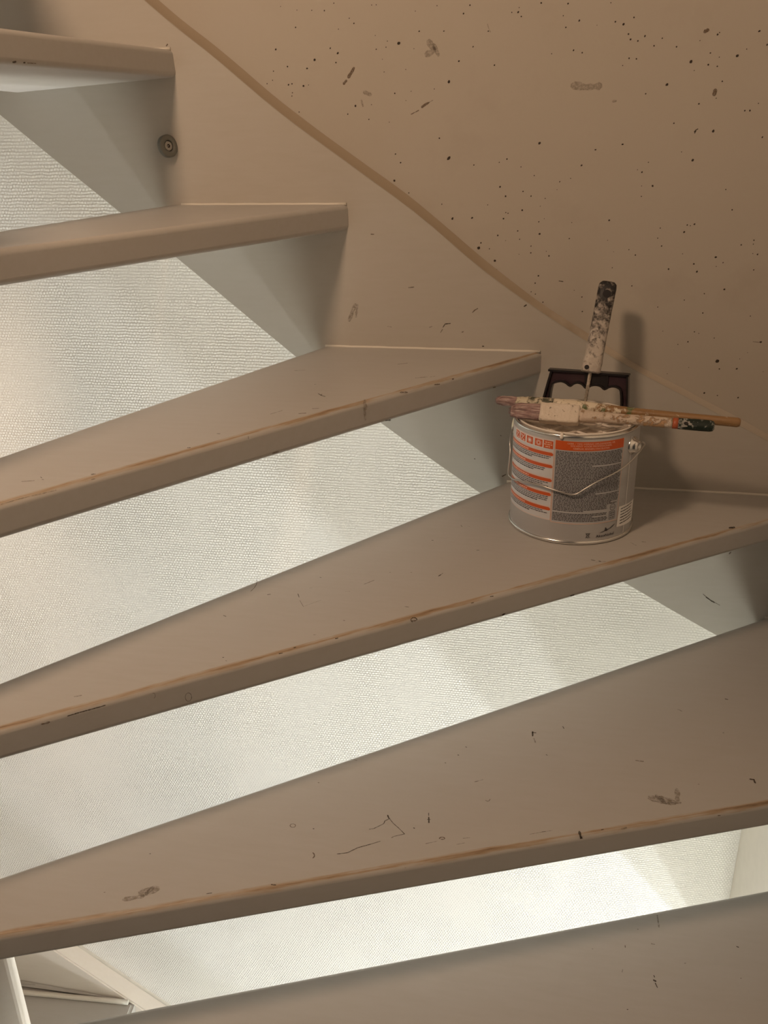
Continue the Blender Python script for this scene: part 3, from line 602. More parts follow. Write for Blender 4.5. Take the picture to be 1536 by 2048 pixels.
# ------------------------------------------------------------------ staircase
stair = tag(empty('staircase', (0, 0, -2.0)), 'open-riser winder staircase painted off-white, running up along the concrete wall', 'staircase')
def sp(name, bm, mats, smooth=False):
    o = mesh_obj(name, bm, mats, stair, smooth)
    o.matrix_parent_inverse = Matrix.Translation((0, 0, 2.0))
    return o

TH = 0.0343
def tread(z, front, outline, back_round=True, worn_edge=True, tkey=None, nkey=None, tilt=None):
    """outline: plan polygon, counter-clockwise; front = (a, b) nosing line within it"""
    bm = bmesh.new()
    prism(bm, outline, z - TH, z)
    bm.normal_update()
    A, B = Vector((*front[0], 0)), Vector((*front[1], 0))
    d = (B - A).normalized(); n = Vector((d.y, -d.x, 0))
    uvl = bm.loops.layers.uv.new('edge')
    ed = []
    for e in bm.edges:
        v1, v2 = e.verts
        if abs(v1.co.z - v2.co.z) > 1e-4: continue
        m = (v1.co + v2.co) / 2
        if m.y > -0.004 or m.x > 0.34: continue           # ends against stringers stay square
        ed.append(e)
    bmesh.ops.bevel(bm, geom=ed, offset=0.007, segments=6, profile=0.5, affect='EDGES', clamp_overlap=True)
    bm.normal_update()
    for f in bm.faces:
        c = f.calc_center_median()
        dist = abs((Vector((c.x, c.y, 0)) - A).dot(n))
        f.smooth = True
        if worn_edge and dist < 0.0078 and f.normal.dot(n) > 0.05 and 0.02 < f.normal.z < 0.995:
            f.material_index = 1
            for lp_ in f.loops:
                q = lp_.vert.co; up = (q.z - (z - 0.007)) / 0.007; out = (Vector((q.x, q.y, 0)) - A).dot(n) / 0.007 + 1.0
                lp_[uvl].uv = ((q - A).dot(d), 0.011 * math.atan2(max(out, 0.0), max(up, 1e-4)) / (math.pi / 2))
        if f.normal.z < -0.9: f.material_index = 5
    if tilt:
        piv, ang = tilt
        R_ = Matrix.Translation(piv) @ Matrix.Rotation(ang, 4, d) @ Matrix.Translation(-Vector(piv))
        bmesh.ops.transform(bm, matrix=R_, verts=bm.verts)
    if tkey: marks(bm, tkey, (0, 0, 1), 2)
    if nkey: marks(bm, nkey, n, 2)
    o = sp('tread', bm, [M_TREAD, M_WORN] + M_MARKS + [M_SOFFIT])
    smooth_keep_flat(o)
    return o

def smooth_keep_flat(o):
    me = o.data
    bm = bmesh.new(); bm.from_mesh(me)
    for e in bm.edges:
        if len(e.link_faces) == 2 and e.calc_face_angle(0) > math.radians(40): e.smooth = False
    bm.to_mesh(me); bm.free()
    m = o.modifiers.new('wn', 'WEIGHTED_NORMAL'); m.keep_sharp = True

# lowest first: plan outlines (x along the wall, y towards the viewer is negative)
tread(-0.80, ((-0.62, -0.92), (0.345, -1.45)), [(-0.62, -0.92), (0.345, -1.45), (0.345, -1.02), (-0.60, -0.74)], worn_edge=False)
tread(-0.60, ((-0.62, -0.86), (0.345, -1.10)), [(-0.62, -0.86), (0.345, -1.10), (0.345, -0.68), (-0.60, -0.70)], worn_edge=False)
tread(-0.40, ((-0.62, -0.80), (0.345, -0.76)), [(-0.62, -0.80), (0.345, -0.76), (0.345, -0.328), (-0.62, -0.734)], tkey='t6')
tread(-0.20, ((-0.62, -0.797), (0.345, -0.392)), [(-0.62, -0.797), (0.345, -0.392), (0.345, 0.0), (0.326, 0.0), (-0.62, -0.743)], tkey='t5', nkey='n5')
tread(0.0, ((-0.62, -0.797), (0.345, -0.050)), [(-0.62, -0.797), (0.345, -0.050), (0.345, 0.0), (-0.072, 0.0), (-0.62, -0.745)], tkey='t4', nkey='n4')
tread(0.20, ((-0.62, -0.832), (-0.028, 0.0)), [(-0.60, -0.804), (-0.028, 0.0), (-0.348, 0.0), (-0.607, -0.66)], tkey='t3', nkey='n3')
tread(0.40, ((-0.575, -0.612), (-0.304, 0.0)), [(-0.575, -0.612), (-0.304, 0.0), (-0.570, 0.0), (-0.66, -0.60)], worn_edge=False)
tread(0.60, ((-0.627, -0.64), (-0.541, 0.0)), [(-0.627, -0.64), (-0.541, 0.0), (-0.79, 0.0), (-0.72, -0.62)], worn_edge=False, nkey='n1',
      tilt=((-0.541, 0.0, 0.6), math.radians(-3.2)))
tread(0.80, ((-0.62, -0.63), (-0.75, 0.0)), [(-0.62, -0.63), (-0.75, 0.0), (-1.10, 0.0), (-0.82, -0.63)], worn_edge=False)

# stringer board along the wall
bm = bmesh.new()
N = 80
X = [-1.70 + i * (RX + 1.70) / N for i in range(N + 1)]
for y, flip in ((0.0, False), (WY, True)):
    for i in range(N):
        a, b = X[i], X[i + 1]
        q = [bm.verts.new((a, y, interp(bot_c, a))), bm.verts.new((b, y, interp(bot_c, b))), bm.verts.new((b, y, interp(top_c, b))), bm.verts.new((a, y, interp(top_c, a)))]
        bm.faces.new(q if not flip else q[::-1])
for C in (top_c, bot_c):
    for i in range(N):
        a, b = X[i], X[i + 1]
        bm.faces.new([bm.verts.new(p) for p in ((a, 0, interp(C, a)), (b, 0, interp(C, b)), (b, WY, interp(C, b)), (a, WY, interp(C, a)))])
bmesh.ops.remove_doubles(bm, verts=bm.verts, dist=1e-5)
bmesh.ops.recalc_face_normals(bm, faces=bm.faces)
marks(bm, 'stringer', (0, -1, 0), 1)
sp('stringer', bm, [M_STAIR] + M_MARKS)

# short return stringer on the right wall
bm = bmesh.new()
prof = [(0.0, 0.06), (-0.30, -0.02), (-0.80, -0.25), (-1.40, -0.60), (-1.40, -0.93), (-0.80, -0.72), (-0.30, -0.40), (0.0, -0.28)]
a = [bm.verts.new((0.345, y, z)) for y, z in prof]; b = [bm.verts.new((RX, y, z)) for y, z in prof]
bm.faces.new(a); bm.faces.new(b[::-1])
for i in range(len(prof)):
    j = (i + 1) % len(prof); bm.faces.new((a[j], a[i], b[i], b[j]))
bmesh.ops.recalc_face_normals(bm, faces=bm.faces)
sp('stringer', bm, M_STAIR)

# sloping joint strip between the stringer top and the concrete
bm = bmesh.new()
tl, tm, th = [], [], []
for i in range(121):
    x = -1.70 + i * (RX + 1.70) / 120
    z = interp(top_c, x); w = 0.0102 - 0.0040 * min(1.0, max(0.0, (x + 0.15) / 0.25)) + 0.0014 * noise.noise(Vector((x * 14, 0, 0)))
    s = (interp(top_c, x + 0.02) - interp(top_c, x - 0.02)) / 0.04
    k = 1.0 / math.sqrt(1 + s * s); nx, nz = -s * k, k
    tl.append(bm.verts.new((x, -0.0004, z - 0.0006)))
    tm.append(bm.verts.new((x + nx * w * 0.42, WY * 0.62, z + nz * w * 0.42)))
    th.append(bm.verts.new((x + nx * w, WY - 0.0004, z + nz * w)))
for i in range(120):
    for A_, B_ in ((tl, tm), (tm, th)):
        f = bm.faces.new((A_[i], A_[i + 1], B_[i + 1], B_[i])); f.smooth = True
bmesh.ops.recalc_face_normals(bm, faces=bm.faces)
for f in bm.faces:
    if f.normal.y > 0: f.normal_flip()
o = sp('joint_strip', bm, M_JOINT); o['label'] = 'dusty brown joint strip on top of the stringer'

# thin bead under the stringer and along the tread ends
bm = bmesh.new()
tube(bm, [(x, WY - 0.001, interp(bot_c, x) - 0.0004) for x in X], 0.0018, 6)
sp('caulk_and_lit_edge', bm, M_CAULK)
for x0, x1, z in ((-0.345, -0.03, 0.20), (-0.07, 0.345, 0.0), (-0.55, -0.306, 0.40), (0.328, 0.345, -0.20), (-0.78, -0.543, 0.60)):
    bm = bmesh.new()
    k = 16
    tube(bm, [(x0 + (x1 - x0) * i / k, -0.0005, z + 0.0004 + 0.0002 * math.sin(i * 2.1)) for i in range(k + 1)], 0.0022, 8)
    sp('caulk_and_lit_edge', bm, M_CAULK)

# newel post, turned so that one face looks towards the viewer
bm = bmesh.new()
box(bm, (-0.05, -0.05, -3.60), (0.05, 0.05, 0.66))
ve = [e for e in bm.edges if abs(e.verts[0].co.z - e.verts[1].co.z) > 1]
bmesh.ops.bevel(bm, geom=ve, offset=0.006, segments=3, profile=0.5, affect='EDGES')
ribbon(bm, [(0.026, -0.05, -0.325), (0.030, -0.05, -0.325)], 0.006, (0, -1, 0), 1)
ribbon(bm, [(0.022, -0.05, -0.327), (0.034, -0.05, -0.323)], 0.010, (0, -1, 0), 3)
bmesh.ops.transform(bm, matrix=Matrix.Translation((-0.622, -0.661, 0)) @ Matrix.Rotation(math.radians(38.5), 4, 'Z'), verts=bm.verts)
sp('newel_post', bm, [M_STAIR_LIT] + M_MARKS)

# bolt with a thick washer, sitting crooked in the stringer
M_ZINC = plain('dull_zinc', (0.17, 0.175, 0.16), 0.5, 0.4)
M_STEEL = plain('bright_steel', (0.62, 0.60, 0.57), 0.28, 1.0)
nb = Vector((0.855, -0.495, 0.16)).normalized()
bq = nb.to_track_quat('Z', 'Y').to_matrix().to_4x4()
def at_bolt(bm):
    bmesh.ops.transform(bm, matrix=Matrix.Translation(Vector((-0.5570, -0.0105, 0.479))) @ bq, verts=bm.verts)
bm = bmesh.new()
lathe(bm, [(0.0074, -0.004), (0.0074, 0.0024), (0.0080, 0.0030), (0.0140, 0.0030), (0.0150, 0.0020), (0.0150, -0.0035), (0.0140, -0.0042), (0.0074, -0.004)], 48)
bmesh.ops.recalc_face_normals(bm, faces=bm.faces)
at_bolt(bm)
washer = sp('washer', bm, M_ZINC); washer['label'] = 'grey metal washer under the bolt head'
bm = bmesh.new()
HO = Vector((0, 0, 0))
def star(k):
    a = 2 * math.pi * k / 12; r = 0.0031 if k % 2 == 0 else 0.0021
    return r * math.cos(a), r * math.sin(a)
pts = [star(k) for k in range(12)]
outer = [(0.0062 * math.cos(2 * math.pi * k / 12), 0.0062 * math.sin(2 * math.pi * k / 12)) for k in range(12)]
vo = [bm.verts.new((x, y, 0.0014)) for x, y in outer]; vi = [bm.verts.new((x, y, 0.0016)) for x, y in pts]
vd = [bm.verts.new((x * 0.9, y * 0.9, 0.0002)) for x, y in pts]; vb = [bm.verts.new((x, y, -0.012)) for x, y in outer]
for k in range(12):
    j = (k + 1) % 12
    bm.faces.new((vo[k], vo[j], vi[j], vi[k])); f = bm.faces.new((vi[k], vi[j], vd[j], vd[k])); f.material_index = 1
    bm.faces.new((vb[k], vb[j], vo[j], vo[k]))
f = bm.faces.new(vd); f.material_index = 1
lathe(bm, [(0.0001, 0.0012), (0.0009, 0.0012), (0.0009, 0.0)], 10)
at_bolt(bm)
M_HEAD = plain('bolt_steel', (0.36, 0.355, 0.33), 0.45, 0.4)
bh = mesh_obj('bolt_head', bm, [M_HEAD, M_HOLE], washer)

# ------------------------------------------------------------------ lower flight seen through the gap
low = tag(empty('staircase', (-0.9, -0.03, -2.0)), 'pale lower flight of stairs glimpsed below, bottom left, under the lit wall', 'staircase')
def lp(name, bm, mats):
    o = mesh_obj(name, bm, mats, low); o.matrix_parent_inverse = Matrix.Translation((0.9, 0.03, 2.0)); return o
bm = bmesh.new()
pr = [(-1.70, -0.62), (-0.968, -1.165), (-0.788, -1.300), (0.30, -2.12), (0.30, -2.55), (-1.70, -1.05)]
a = [bm.verts.new((x, -0.03, z)) for x, z in pr]; b = [bm.verts.new((x, WY, z)) for x, z in pr]
bm.faces.new(a[::-1]); bm.faces.new(b)
for i in range(6):
    j = (i + 1) % 6; bm.faces.new((a[i], a[j], b[j], b[i]))
bmesh.ops.recalc_face_normals(bm, faces=bm.faces)
bmesh.ops.bevel(bm, geom=[e for e in bm.edges if abs(e.verts[0].co.y + 0.03) < 1e-4 and abs(e.verts[1].co.y + 0.03) < 1e-4], offset=0.003, segments=2, affect='EDGES')
lp('stringer', bm, M_STAIR_LIT)
bm = bmesh.new()
tube(bm, [(-1.70 + i * 0.1, WY - 0.001, -0.62 - (i * 0.1) * 0.745) for i in range(13)] , 0.004, 6)
lp('caulk_and_lit_edge', bm, M_CAULK)
def low_tread(z, pts, th=TH):
    bm = bmesh.new(); prism(bm, pts, z - th, z)
    bmesh.ops.bevel(bm, geom=[e for e in bm.edges if abs(e.verts[0].co.z - e.verts[1].co.z) < 1e-4], offset=min(0.006, th * 0.45), segments=3, affect='EDGES')
    o = lp('tread', bm, M_TREAD); smooth_keep_flat(o)
low_tread(-1.248, [(-1.60, -0.09), (-1.12, -0.042), (-0.846, -0.032), (-1.11, -0.031), (-1.60, -0.031)], 0.010)
low_tread(-1.2585, [(-1.60, -0.62), (-0.80, -0.45), (-0.835, -0.031), (-1.60, -0.031)])
bm = bmesh.new()
tube(bm, [Vector((-1.60, -0.0950, -1.2520)).lerp(Vector((-0.846, -0.0370, -1.2520)), k / 10) for k in range(11)], 0.0055, 8)
lp('caulk_and_lit_edge', bm, M_CAULK)  # pale tube added along the lower tread's nosing in place of its lit edge
low_tread(-1.65, [(-0.80, -0.70), (-0.30, -0.66), (-0.36, -0.031), (-0.80, -0.031)])
low_tread(-1.85, [(-0.46, -0.78), (0.02, -0.72), (-0.04, -0.031), (-0.46, -0.031)])
low_tread(-2.05, [(-0.14, -0.80), (0.34, -0.78), (0.30, -0.031), (-0.14, -0.031)])

# ------------------------------------------------------------------ paint can
CR, CH = 0.0812, 0.1466
CX, CY = 0.0244, -0.1307
M_TIN = NT('printed_tin').pr(0.38, 0.35, 0.5).base((0.44, 0.44, 0.445)).m
M_BARE = plain('bare_tinplate', (0.72, 0.71, 0.69), 0.24, 1.0)
M_LABEL = NT('label_silver').pr(0.42, 0.12, 0.5).base((0.58, 0.585, 0.61)).m
M_GREY = NT('label_grey').pr(0.45, 0.10, 0.5).base((0.42, 0.42, 0.435)).m
M_ORANGE = NT('label_orange').pr(0.42, 0, 0.4).base((0.55, 0.092, 0.018)).m
M_PALE = NT('label_pale_orange').pr(0.45, 0, 0.4).base((0.80, 0.50, 0.36)).m
M_WHT = NT('label_white').pr(0.45, 0, 0.4).base((0.84, 0.82, 0.80)).m
M_INK = NT('label_ink').pr(0.5, 0, 0.3).base((0.05, 0.048, 0.055)).m
M_CREAM = plain('off_white_plastic', (0.66, 0.66, 0.54), 0.4)

can = tag(empty('paint_can', (CX, CY, 0.0)), 'round metal paint can with orange and grey printed label, standing on a stair tread', 'paint can')
bm = bmesh.new()
lathe(bm, [(0.0755, 0.0015), (0.0800, 0.0000), (0.0828, 0.0008), (0.0832, 0.0030), (0.0822, 0.0052), (CR, 0.0058), (CR, 0.1385),
           (0.0802, 0.1402), (0.0802, 0.1425), (0.0790, 0.1432), (0.0772, 0.1430), (0.0772, 0.004), (0.0, 0.003)], 96)
bmesh.ops.remove_doubles(bm, verts=bm.verts, dist=1e-6)
bmesh.ops.recalc_face_normals(bm, faces=bm.faces)
body = mesh_obj('body', bm, M_TIN, can); smooth_by_angle(body, 50)
bm = bmesh.new()
lathe(bm, [(0.0792 + 0.0022 * math.cos(a), 0.1446 + 0.0022 * math.sin(a)) for a in [2 * math.pi * k / 12 for k in range(12)]], 96, closed=True)
lathe(bm, [(0.0806, 0.1392), (0.0801, 0.1402), (0.0800, 0.1440)], 96)
bmesh.ops.recalc_face_normals(bm, faces=bm.faces)
o = mesh_obj('rim', bm, M_BARE, can, True); o['label'] = 'bright rolled metal rim'
bm = bmesh.new()
lathe(bm, [(0.0818 + 0.0020 * math.cos(a), 0.0030 + 0.0026 * math.sin(a)) for a in [2 * math.pi * k / 12 for k in range(12)]], 96, closed=True)
mesh_obj('base_ring', bm, M_BARE, can, True)

def cyl(deg, z, off=0.0):
    a = math.radians(deg); r = CR + off
    return Vector((r * math.sin(a), -r * math.cos(a), z))

def patch(bm, d0, d1, z0, z1, off, mi=0, slant=0.0):
    """a piece of the wrap-around print, d in degrees round the can; slant shifts the left edge per metre of height"""
    n = max(1, int(abs(d1 - d0) / 2.5))
    lo = [bm.verts.new(cyl(d0 + (d1 - d0) * i / n, z0, off)) for i in range(n + 1)]
    hi = [bm.verts.new(cyl(d0 + slant + (d1 - d0) * i / n, z1, off)) for i in range(n + 1)]
    for i in range(n):
        f = bm.faces.new((lo[i], lo[i + 1], hi[i + 1], hi[i])); f.material_index = mi; f.smooth = True

def stroke(bm, p, q, w, off, mi=0):
    """a straight printed stroke between two (deg, z) points"""
    ax, az = math.radians(p[0]) * CR, p[1]; bx, bz = math.radians(q[0]) * CR, q[1]
    dx, dz = bx - ax, bz - az; L = math.hypot(dx, dz) or 1e-6
    nx, nz = -dz / L * w / 2, dx / L * w / 2
    f = bm.faces.new([bm.verts.new(cyl(math.degrees(x / CR), z, off)) for x, z in ((ax - nx, az - nz), (bx - nx, bz - nz), (bx + nx, bz + nz), (ax + nx, az + nz))])
    f.material_index = mi

def frame(bm, d0, d1, z0, z1, w, off, mi=0):
    dw = math.degrees(w / CR)
    patch(bm, d0, d1, z0, z0 + w, off, mi); patch(bm, d0, d1, z1 - w, z1, off, mi)
    patch(bm, d0, d0 + dw, z0, z1, off, mi); patch(bm, d1 - dw, d1, z0, z1, off, mi)

def words(bm, rnd, d0, d1, z, hgt, off, mi=0, lo=1.2, hi=4.5, fill=1.0):
    d = d0; end = d0 + (d1 - d0) * fill
    while d < end:
        w = min(rnd.uniform(lo, hi), end - d)
        if w > 0.4: patch(bm, d, d + w, z - hgt / 2, z + hgt / 2, off, mi)
        d += w + 0.5

def wrap_text(name, txt, deg, z, size, mat, parent, off=0.0006, bold=0.0, width=None, slope=0.0):
    cu = bpy.data.curves.new(name, 'FONT'); cu.body = txt; cu.align_x = 'CENTER'; cu.align_y = 'CENTER'; cu.size = size; cu.offset = bold
    ob = bpy.data.objects.new(name, cu); COL.objects.link(ob)
    dg = bpy.context.evaluated_depsgraph_get(); dg.update()
    me = bpy.data.meshes.new_from_object(ob.evaluated_get(dg))
    bpy.data.objects.remove(ob); bpy.data.curves.remove(cu)
    xs_ = [v.co.x for v in me.vertices]; s = 1.0
    if width: s = width / (max(xs_) - min(xs_))
    for v in me.vertices:
        x = v.co.x * s
        v.co = cyl(deg + math.degrees(x / CR), z + v.co.y + slope * x, off)
    me.materials.clear(); me.materials.append(mat); me.name = name
    return link(bpy.data.objects.new(name, me), parent)

rnd = random.Random(11)
# left panel: pictogram row, five orange headings with lines of text
bm = bmesh.new()
patch(bm, -80, -18.9, 0.0305, 0.1385, 0.0002, 0)
frame(bm, -80, -18.9, 0.0312, 0.1380, 0.0004, 0.00028, 1)
left = mesh_obj('label', bm, [M_LABEL, M_PALE], can); left['label'] = 'silver label panel with orange headings and pictograms'
bm = bmesh.new()
for zt, zb in ((0.1218, 0.1174), (0.1055, 0.1013), (0.0870, 0.0826), (0.0680, 0.0636), (0.0483, 0.0438)):
    patch(bm, -79, -20.5, zb, zt, 0.0004, 0)
    for k, (p, q) in enumerate(((zb, zt - 0.0006), (zb + 0.0006, zt - 0.0012))):
        patch(bm, -20.5 + 0.55 * k, -19.95 + 0.55 * k, p + 0.0002, q, 0.0004, 0)
    patch(bm, -79, -19.5, zt + 0.0006, zt + 0.0012, 0.0004, 1)
    words(bm, rnd, -76, -46 + rnd.uniform(-4, 6), (zt + zb) / 2, 0.0014, 0.0006, 1, 1.5, 4)
mesh_obj('heading_bars', bm, [M_ORANGE, M_PALE], left)
bm = bmesh.new()
for zt, nl in ((0.1160, 3), (0.0998, 3), (0.0812, 4), (0.0622, 4), (0.0424, 3)):
    for k in range(nl):
        last = k == nl - 1
        words(bm, rnd, -78, -21, zt - 0.0024 * k, 0.0010 if not last else 0.0013, 0.0005, 0, 1.0, 3.6, (rnd.uniform(0.45, 0.8) if last else rnd.uniform(0.88, 1.0)))
mesh_obj('small_print', bm, M_INK, left)
bm = bmesh.new()
for d0, d1 in ((-68.0, -60.2), (-58.4, -50.6), (-48.6, -40.7), (-38.4, -30.1)):
    patch(bm, d0 - 0.7, d1 + 0.7, 0.1262, 0.1372, 0.0003, 1)
    patch(bm, d0, d1, 0.1269, 0.1365, 0.0005, 0)
for k, (d0, d1) in enumerate(((-68.0, -60.2), (-58.4, -50.6))):
    stroke(bm, (d0 + 1.2, 0.1277), (d1 - 1.2, 0.1357), 0.0008, 0.0007, 1)
    stroke(bm, (d0 + 1.5, 0.1352), (d0 + 3.6, 0.1330), 0.0012, 0.0007, 1)
    stroke(bm, (d1 - 3.6, 0.1290), (d1 - 1.3, 0.1282), 0.0010, 0.0007, 1)
for a in range(6):
    c, s_ = math.cos(a * math.pi / 6), math.sin(a * math.pi / 6)
    if a % 2 == 0 or True: stroke(bm, (-44.6 - 2.6 * c, 0.1317 - 0.0036 * s_), (-44.6 + 2.6 * c, 0.1317 + 0.0036 * s_), 0.0005, 0.0007, 1)
for a in range(12):
    c, s_ = math.cos(a * math.pi / 6), math.sin(a * math.pi / 6)
    c2, s2 = math.cos((a + 1) * math.pi / 6), math.sin((a + 1) * math.pi / 6)
    stroke(bm, (-34.2 + 1.5 * c, 0.1317 + 0.0021 * s_), (-34.2 + 1.5 * c2, 0.1317 + 0.0021 * s2), 0.0006, 0.0007, 1)
    stroke(bm, (-34.2 + 2.1 * c, 0.1317 + 0.0029 * s_), (-34.2 + 2.9 * c, 0.1317 + 0.0040 * s_), 0.0006, 0.0007, 1)
patch(bm, -29.0, -19.9, 0.1266, 0.1368, 0.0004, 0)
for zt, w in ((0.1345, 3.0), (0.1318, 3.9), (0.1290, 2.6)):
    words(bm, rnd, -24.5 - w, -24.5 + w, zt, 0.0012, 0.0006, 2, 1.2, 3)
mesh_obj('pictograms', bm, [M_ORANGE, M_WHT, M_PALE], left)

# grey panel with the orange header and dense print
bm = bmesh.new()
patch(bm, -18.3, 45.6, 0.0290, 0.1396, 0.0003, 0)
frame(bm, -18.3, 45.6, 0.0290, 0.1396, 0.0006, 0.0004, 1)
grey = mesh_obj('label', bm, [M_GREY, M_PALE], can); grey['label'] = 'grey label panel with an orange header and dense small print'
bm = bmesh.new(); patch(bm, -17.8, 45.2, 0.1275, 0.1394, 0.0005); hd = mesh_obj('header', bm, M_ORANGE, grey); hd['label'] = 'orange header band with pale lettering'
for z, txt, w in ((0.1366, 'GEBR. / TESS WERING OPLOSMIDDEL-VR', 0.060), (0.1336, 'SOLVENT VOOR PROFESSIONEEL', 0.052), (0.1303, 'GEBRUIK BINNEN-VAN BUITEN', 0.045)):
    wrap_text('lettering', txt, 13.7, z, 0.0030, M_PALE, grey, 0.0008, 0.0, w)
bm = bmesh.new()
z = 0.1252; line = 0
gaps = {9: 0.52, 28: 0.6, 35: 0.86, 40: 0.55}
while z > 0.0325:
    f = gaps.get(line, rnd.uniform(0.97, 1.0)); d1 = 44.3
    if z < 0.0545: d1 = 33.5
    if line == 43: f = 0.7
    words(bm, rnd, -16.9, d1, z, 0.00098, 0.0006, 0, 0.7, 3.6, f)
    z -= 0.00196; line += 1
    if line == 41: z -= 0.0020
mesh_obj('small_print', bm, M_INK, grey)
bm = bmesh.new()
for a in range(20):
    p, q = a * math.pi / 10, (a + 1) * math.pi / 10
    stroke(bm, (38.6 + 2.9 * math.cos(p), 0.0487 + 0.0043 * math.sin(p)), (38.6 + 2.9 * math.cos(q), 0.0487 + 0.0043 * math.sin(q)), 0.0005, 0.0007)
frame(bm, 35.2, 41.6, 0.0322, 0.0430, 0.0005, 0.0007)
for zz_ in (0.0405, 0.0375, 0.0345): words(bm, rnd, 36.2, 40.8, zz_, 0.0010, 0.0007, 0, 1.5, 3.5)
mesh_obj('approval_mark', bm, M_INK, grey)
wrap_text('lettering', 'ALC', 38.6, 0.0487, 0.0030, M_INK, grey, 0.0008)

# maker's name, its figure emblem and the crossed bin
wrap_text('maker_name', 'AkzoNobel', 33.4, 0.0106, 0.0052, M_INK, can, 0.0005, 0.00005, 0.0272)
bm = bmesh.new()
def blob(pts):
    f = bm.faces.new([bm.verts.new(cyl(d, z, 0.0005)) for d, z in pts])
fx = lambda X_: 26.5 + (X_ - 520) / 430.0 * 16.5        # emblem drawn on a small grid of its own
fz = lambda Y_: 0.0150 + (1075 - Y_) / 290.0 * 0.0092
def fig(pts): blob([(fx(a), fz(b)) for a, b in pts])
fig([(520, 1075), (580, 1048), (640, 1015), (668, 985), (700, 1000), (668, 1030), (610, 1062)])
fig([(668, 985), (678, 940), (676, 905), (700, 905), (714, 925), (738, 935), (722, 962), (712, 1000), (690, 1030)])
fig([(672, 900), (676, 880), (692, 872), (706, 882), (708, 902), (692, 912)])
fig([(690, 1035), (716, 985), (742, 962), (772, 950), (768, 985), (742, 1010), (712, 1036)])
fig([(762, 962), (810, 935), (860, 882), (905, 828), (940, 792), (952, 806), (925, 850), (878, 908), (830, 955), (775, 985)])
mesh_obj('maker_emblem', bm, M_INK, can)
bm = bmesh.new()
c, w = 15.9, 2.1
stroke(bm, (c - w, 0.0096), (c + w, 0.0163), 0.0005, 0.0005); stroke(bm, (c - w, 0.0163), (c + w, 0.0096), 0.0005, 0.0005)
stroke(bm, (c - w * 0.8, 0.0156), (c + w * 0.8, 0.0156), 0.0007, 0.0005); stroke(bm, (c - 1.3, 0.0152), (c - 0.9, 0.0104), 0.0004, 0.0005)
stroke(bm, (c + 1.3, 0.0152), (c + 0.9, 0.0104), 0.0004, 0.0005); stroke(bm, (c - 1.0, 0.0100), (c + 1.0, 0.0100), 0.0006, 0.0005)
mesh_obj('crossed_bin_symbol', bm, M_INK, can)
# white price sticker, stuck on slightly askew
bm = bmesh.new()
n = 12
lo = [bm.verts.new(cyl(45.6 + 31 * i / n, 0.0180 - 0.0045 * i / n, 0.0004)) for i in range(n + 1)]
hi = [bm.verts.new(cyl(47.0 + 31 * i / n, 0.0462 - 0.0030 * i / n, 0.0004)) for i in range(n + 1)]
for i in range(n): bm.faces.new((lo[i], lo[i + 1], hi[i + 1], hi[i])).smooth = True
stk = mesh_obj('sticker', bm, M_WHT, can); stk['label'] = 'small white sticker with lines of print'
bm = bmesh.new()
for k in range(6):
    words(bm, rnd, 49.5, 74 - rnd.uniform(0, 5), 0.0420 - 0.0041 * k, 0.0012, 0.0007, 0, 2.0, 6.5)
mesh_obj('small_print', bm, M_INK, stk)
# seam down the side
bm = bmesh.new(); patch(bm, 56.3, 57.2, 0.006, 0.138, 0.0004); mesh_obj('seam', bm, M_WHT, can)

# ears: a pressed metal one on the right, an off-white plastic one on the left
def ear(deg, z, prof, mat, name):
    bm = bmesh.new(); lathe(bm, prof, 32)
    bmesh.ops.recalc_face_normals(bm, faces=bm.faces)
    a = math.radians(deg); nrm = Vector((math.sin(a), -math.cos(a), 0))
    bmesh.ops.transform(bm, matrix=Matrix.Translation(cyl(deg, z, 0)) @ nrm.to_track_quat('Z', 'Y').to_matrix().to_4x4(), verts=bm.verts)
    return mesh_obj(name, bm, mat, can, True)
ear(60.5, 0.1240, [(0.0115, -0.001), (0.0115, 0.0012), (0.0092, 0.0022), (0.0085, 0.0060), (0.0070, 0.0085), (0.0045, 0.0088), (0.0038, 0.0070), (0.0001, 0.0068)], M_BARE, 'handle_ear')
e2 = ear(-116, 0.1215, [(0.0150, -0.004), (0.0155, 0.0040), (0.0140, 0.0068), (0.0090, 0.0080), (0.0001, 0.0082)], M_CREAM, 'handle_ear')
e2['label'] = 'off-white plastic handle ear'
# wire bail hanging down across the front
M_WIRE = plain('galvanised_wire', (0.50, 0.48, 0.45), 0.35, 0.9)
wp = [cyl(70, 0.1262, 0.0060), cyl(72, 0.1225, 0.0090), cyl(66, 0.1190, 0.0085), cyl(56, 0.1105, 0.0065), cyl(45, 0.1028, 0.0055), cyl(33, 0.0962, 0.0050), cyl(20.9, 0.0897, 0.0050),
      cyl(10, 0.0800, 0.0050), cyl(3.5, 0.0730, 0.0050), cyl(-2, 0.0712, 0.0050), cyl(-9.2, 0.0735, 0.0050), cyl(-18, 0.0756, 0.0050), cyl(-27.4, 0.0775, 0.0050), cyl(-45.5, 0.0757, 0.0055),
      cyl(-58, 0.0718, 0.0062), cyl(-66, 0.0712, 0.0065), cyl(-72, 0.0745, 0.0072)]
wp += [Vector((-0.0595 - CX, -0.137 - CY, 0.095)), Vector((-0.0607 - CX, -0.130 - CY, 0.106)), Vector((-0.0600 - CX, -0.118 - CY, 0.115)), Vector((-0.0570 - CX, -0.104 - CY, 0.1235))]
bm = bmesh.new(); tube(bm, smooth_path(wp, 5), 0.00115, 8)
o = mesh_obj('wire_handle', bm, M_WIRE, can); o['label'] = 'thin bent wire handle hanging across the label'

